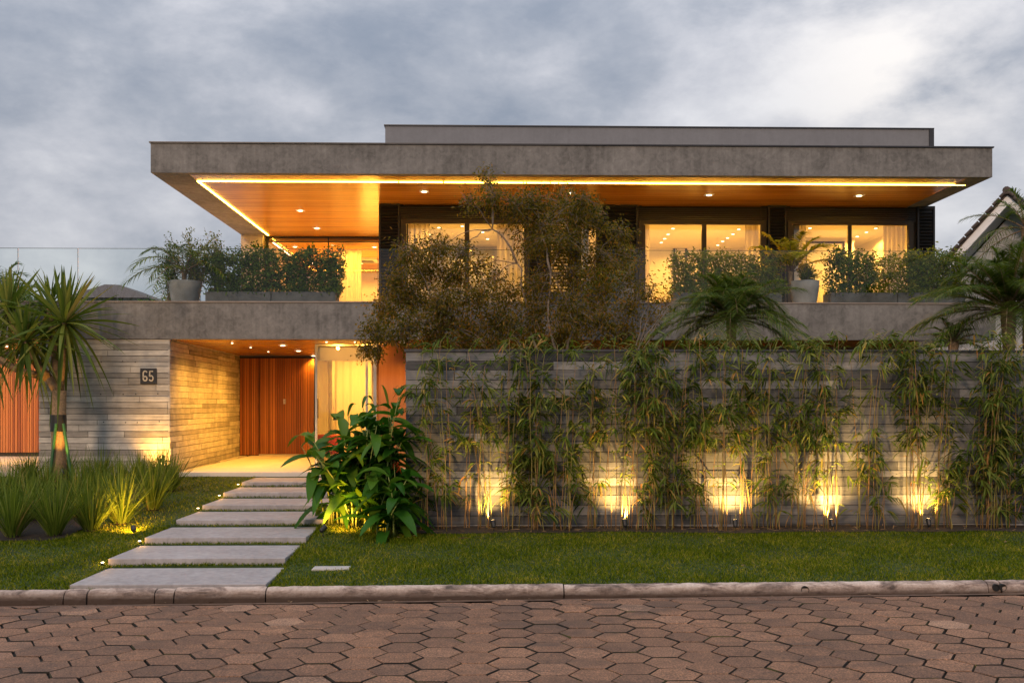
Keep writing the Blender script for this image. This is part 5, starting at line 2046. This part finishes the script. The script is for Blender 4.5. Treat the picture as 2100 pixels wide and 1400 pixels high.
def far_tree(px_, pytop, Y, w_px, label, pybase=640, n=2600):
    c = at(px_, (pytop + pybase) / 2, Y)
    x = c.x
    zt = at(px_, pytop, Y).z
    root = empty('distant_tree', (x, Y, -0.3), label, 'tree', 'distant trees beyond the terrace')
    w_ = w_px * Y / F
    tr = MB()
    tr.tube([(x, Y, -0.35), (x, Y, zt * 0.6), (x, Y, zt - 0.8)], [0.3, 0.2, 0.08], 8)
    LP = []
    for i in range(16):
        cc = np.array([x + random.uniform(-1, 1) * w_, Y + random.uniform(-1, 1), zt - random.uniform(0.6, 3.2)])
        LP.append(gauss3(n // 16, cc, (w_ * .45, 1.0, 0.75)))
        tr.tube([(x, Y, zt * .55), tuple(cc)], [0.07, 0.02], 5)
    tr.build('trunk', 'bark', root)
    LP = np.concatenate(LP)
    n_ = len(LP)
    LP[:, 2] = np.minimum(LP[:, 2], zt + rng.normal(0, .15, n_))
    qmesh('crown', blades(LP, rng.normal(0, 1, (n_, 3)), rng.uniform(0.15, 0.32, n_), rng.uniform(0.08, 0.15, n_), 0.2, 2, rng.uniform(0, PI, n_), prof=lambda t: (0.2, 1, 0.1)[int(t * 2 + .01)]), 'hedge_leaf', root)


far_tree(20, 575, 48, 40, 'distant tree at the far left seen through the glass railing')
far_tree(85, 592, 52, 34, 'distant low tree left of the dark far roof')
far_tree(300, 592, 50, 50, 'distant low tree right of the dark far roof')
far_tree(360, 598, 54, 50, 'distant tree behind the round grey pot')
palm(4, 592, 44, 18, 2.0, 'distant palm at the left edge behind the glass railing', zbase=-0.3, leaflet=0.7, nl=20, wd=0.06, trunk_r=0.15, name='distant_palm')
# far roof at the left
fh = empty('distant_house', (xat(225, 60), 60, 0), 'distant house with dark hipped roof behind the terrace railing', 'house')
mb = MB()
za = at(225, 612, 60).z
x0, x1 = xat(135, 60), xat(310, 60)
mb.box(x0 + 0.4, x1 - 0.4, 60, 68, -0.3, za)
mb.build('wall', 'neighbour_wall', fh)
mb = MB()
r0, r1 = at(215, 583, 62), at(245, 584, 62)
mb.face([(x0, 59.5, za), (x1, 59.5, za), tuple(r1), tuple(r0)])
mb.face([(x1, 59.5, za), (x1, 68.5, za), (r1.x, 66, r1.z), tuple(r1)])
mb.face([(x1, 68.5, za), (x0, 68.5, za), (r0.x, 66, r0.z), (r1.x, 66, r1.z)])
mb.face([(x0, 68.5, za), (x0, 59.5, za), tuple(r0), (r0.x, 66, r0.z)])
mb.face([tuple(r0), tuple(r1), (r1.x, 66, r1.z), (r0.x, 66, r0.z)])
mb.build('roof', 'roof_tile', fh)

# drain pipe mouths in the kerb
for k, px_ in enumerate((2042, 2056, 1649)):
    x_ = xat(px_, 12.7)
    mb = MB()
    y_ = kerb_y(x_)
    z_ = road_z(x_) + 0.06
    r_ = 0.045 if k < 2 else 0.05
    mb.lathe((0, 0, 0), [(r_, 0.0), (r_, 0.075), (r_ * 0.9, 0.075), (r_ * 0.9, 0.06), (0.001, 0.06)], 16)
    mb.v = [(x_ + a, y_ + 0.06 - c, z_ + b_) for a, b_, c in mb.v]
    tag(mb.build('drain_pipe', 'pipe_plastic'), ('black drain pipe mouth in the kerb, left of the pair at the right edge', 'black drain pipe mouth in the kerb, right of the pair at the right edge',
                                                 'single dark drain mouth in the kerb below the widest glowing patch')[k], 'drain pipe', 'drain pipes through the kerb')
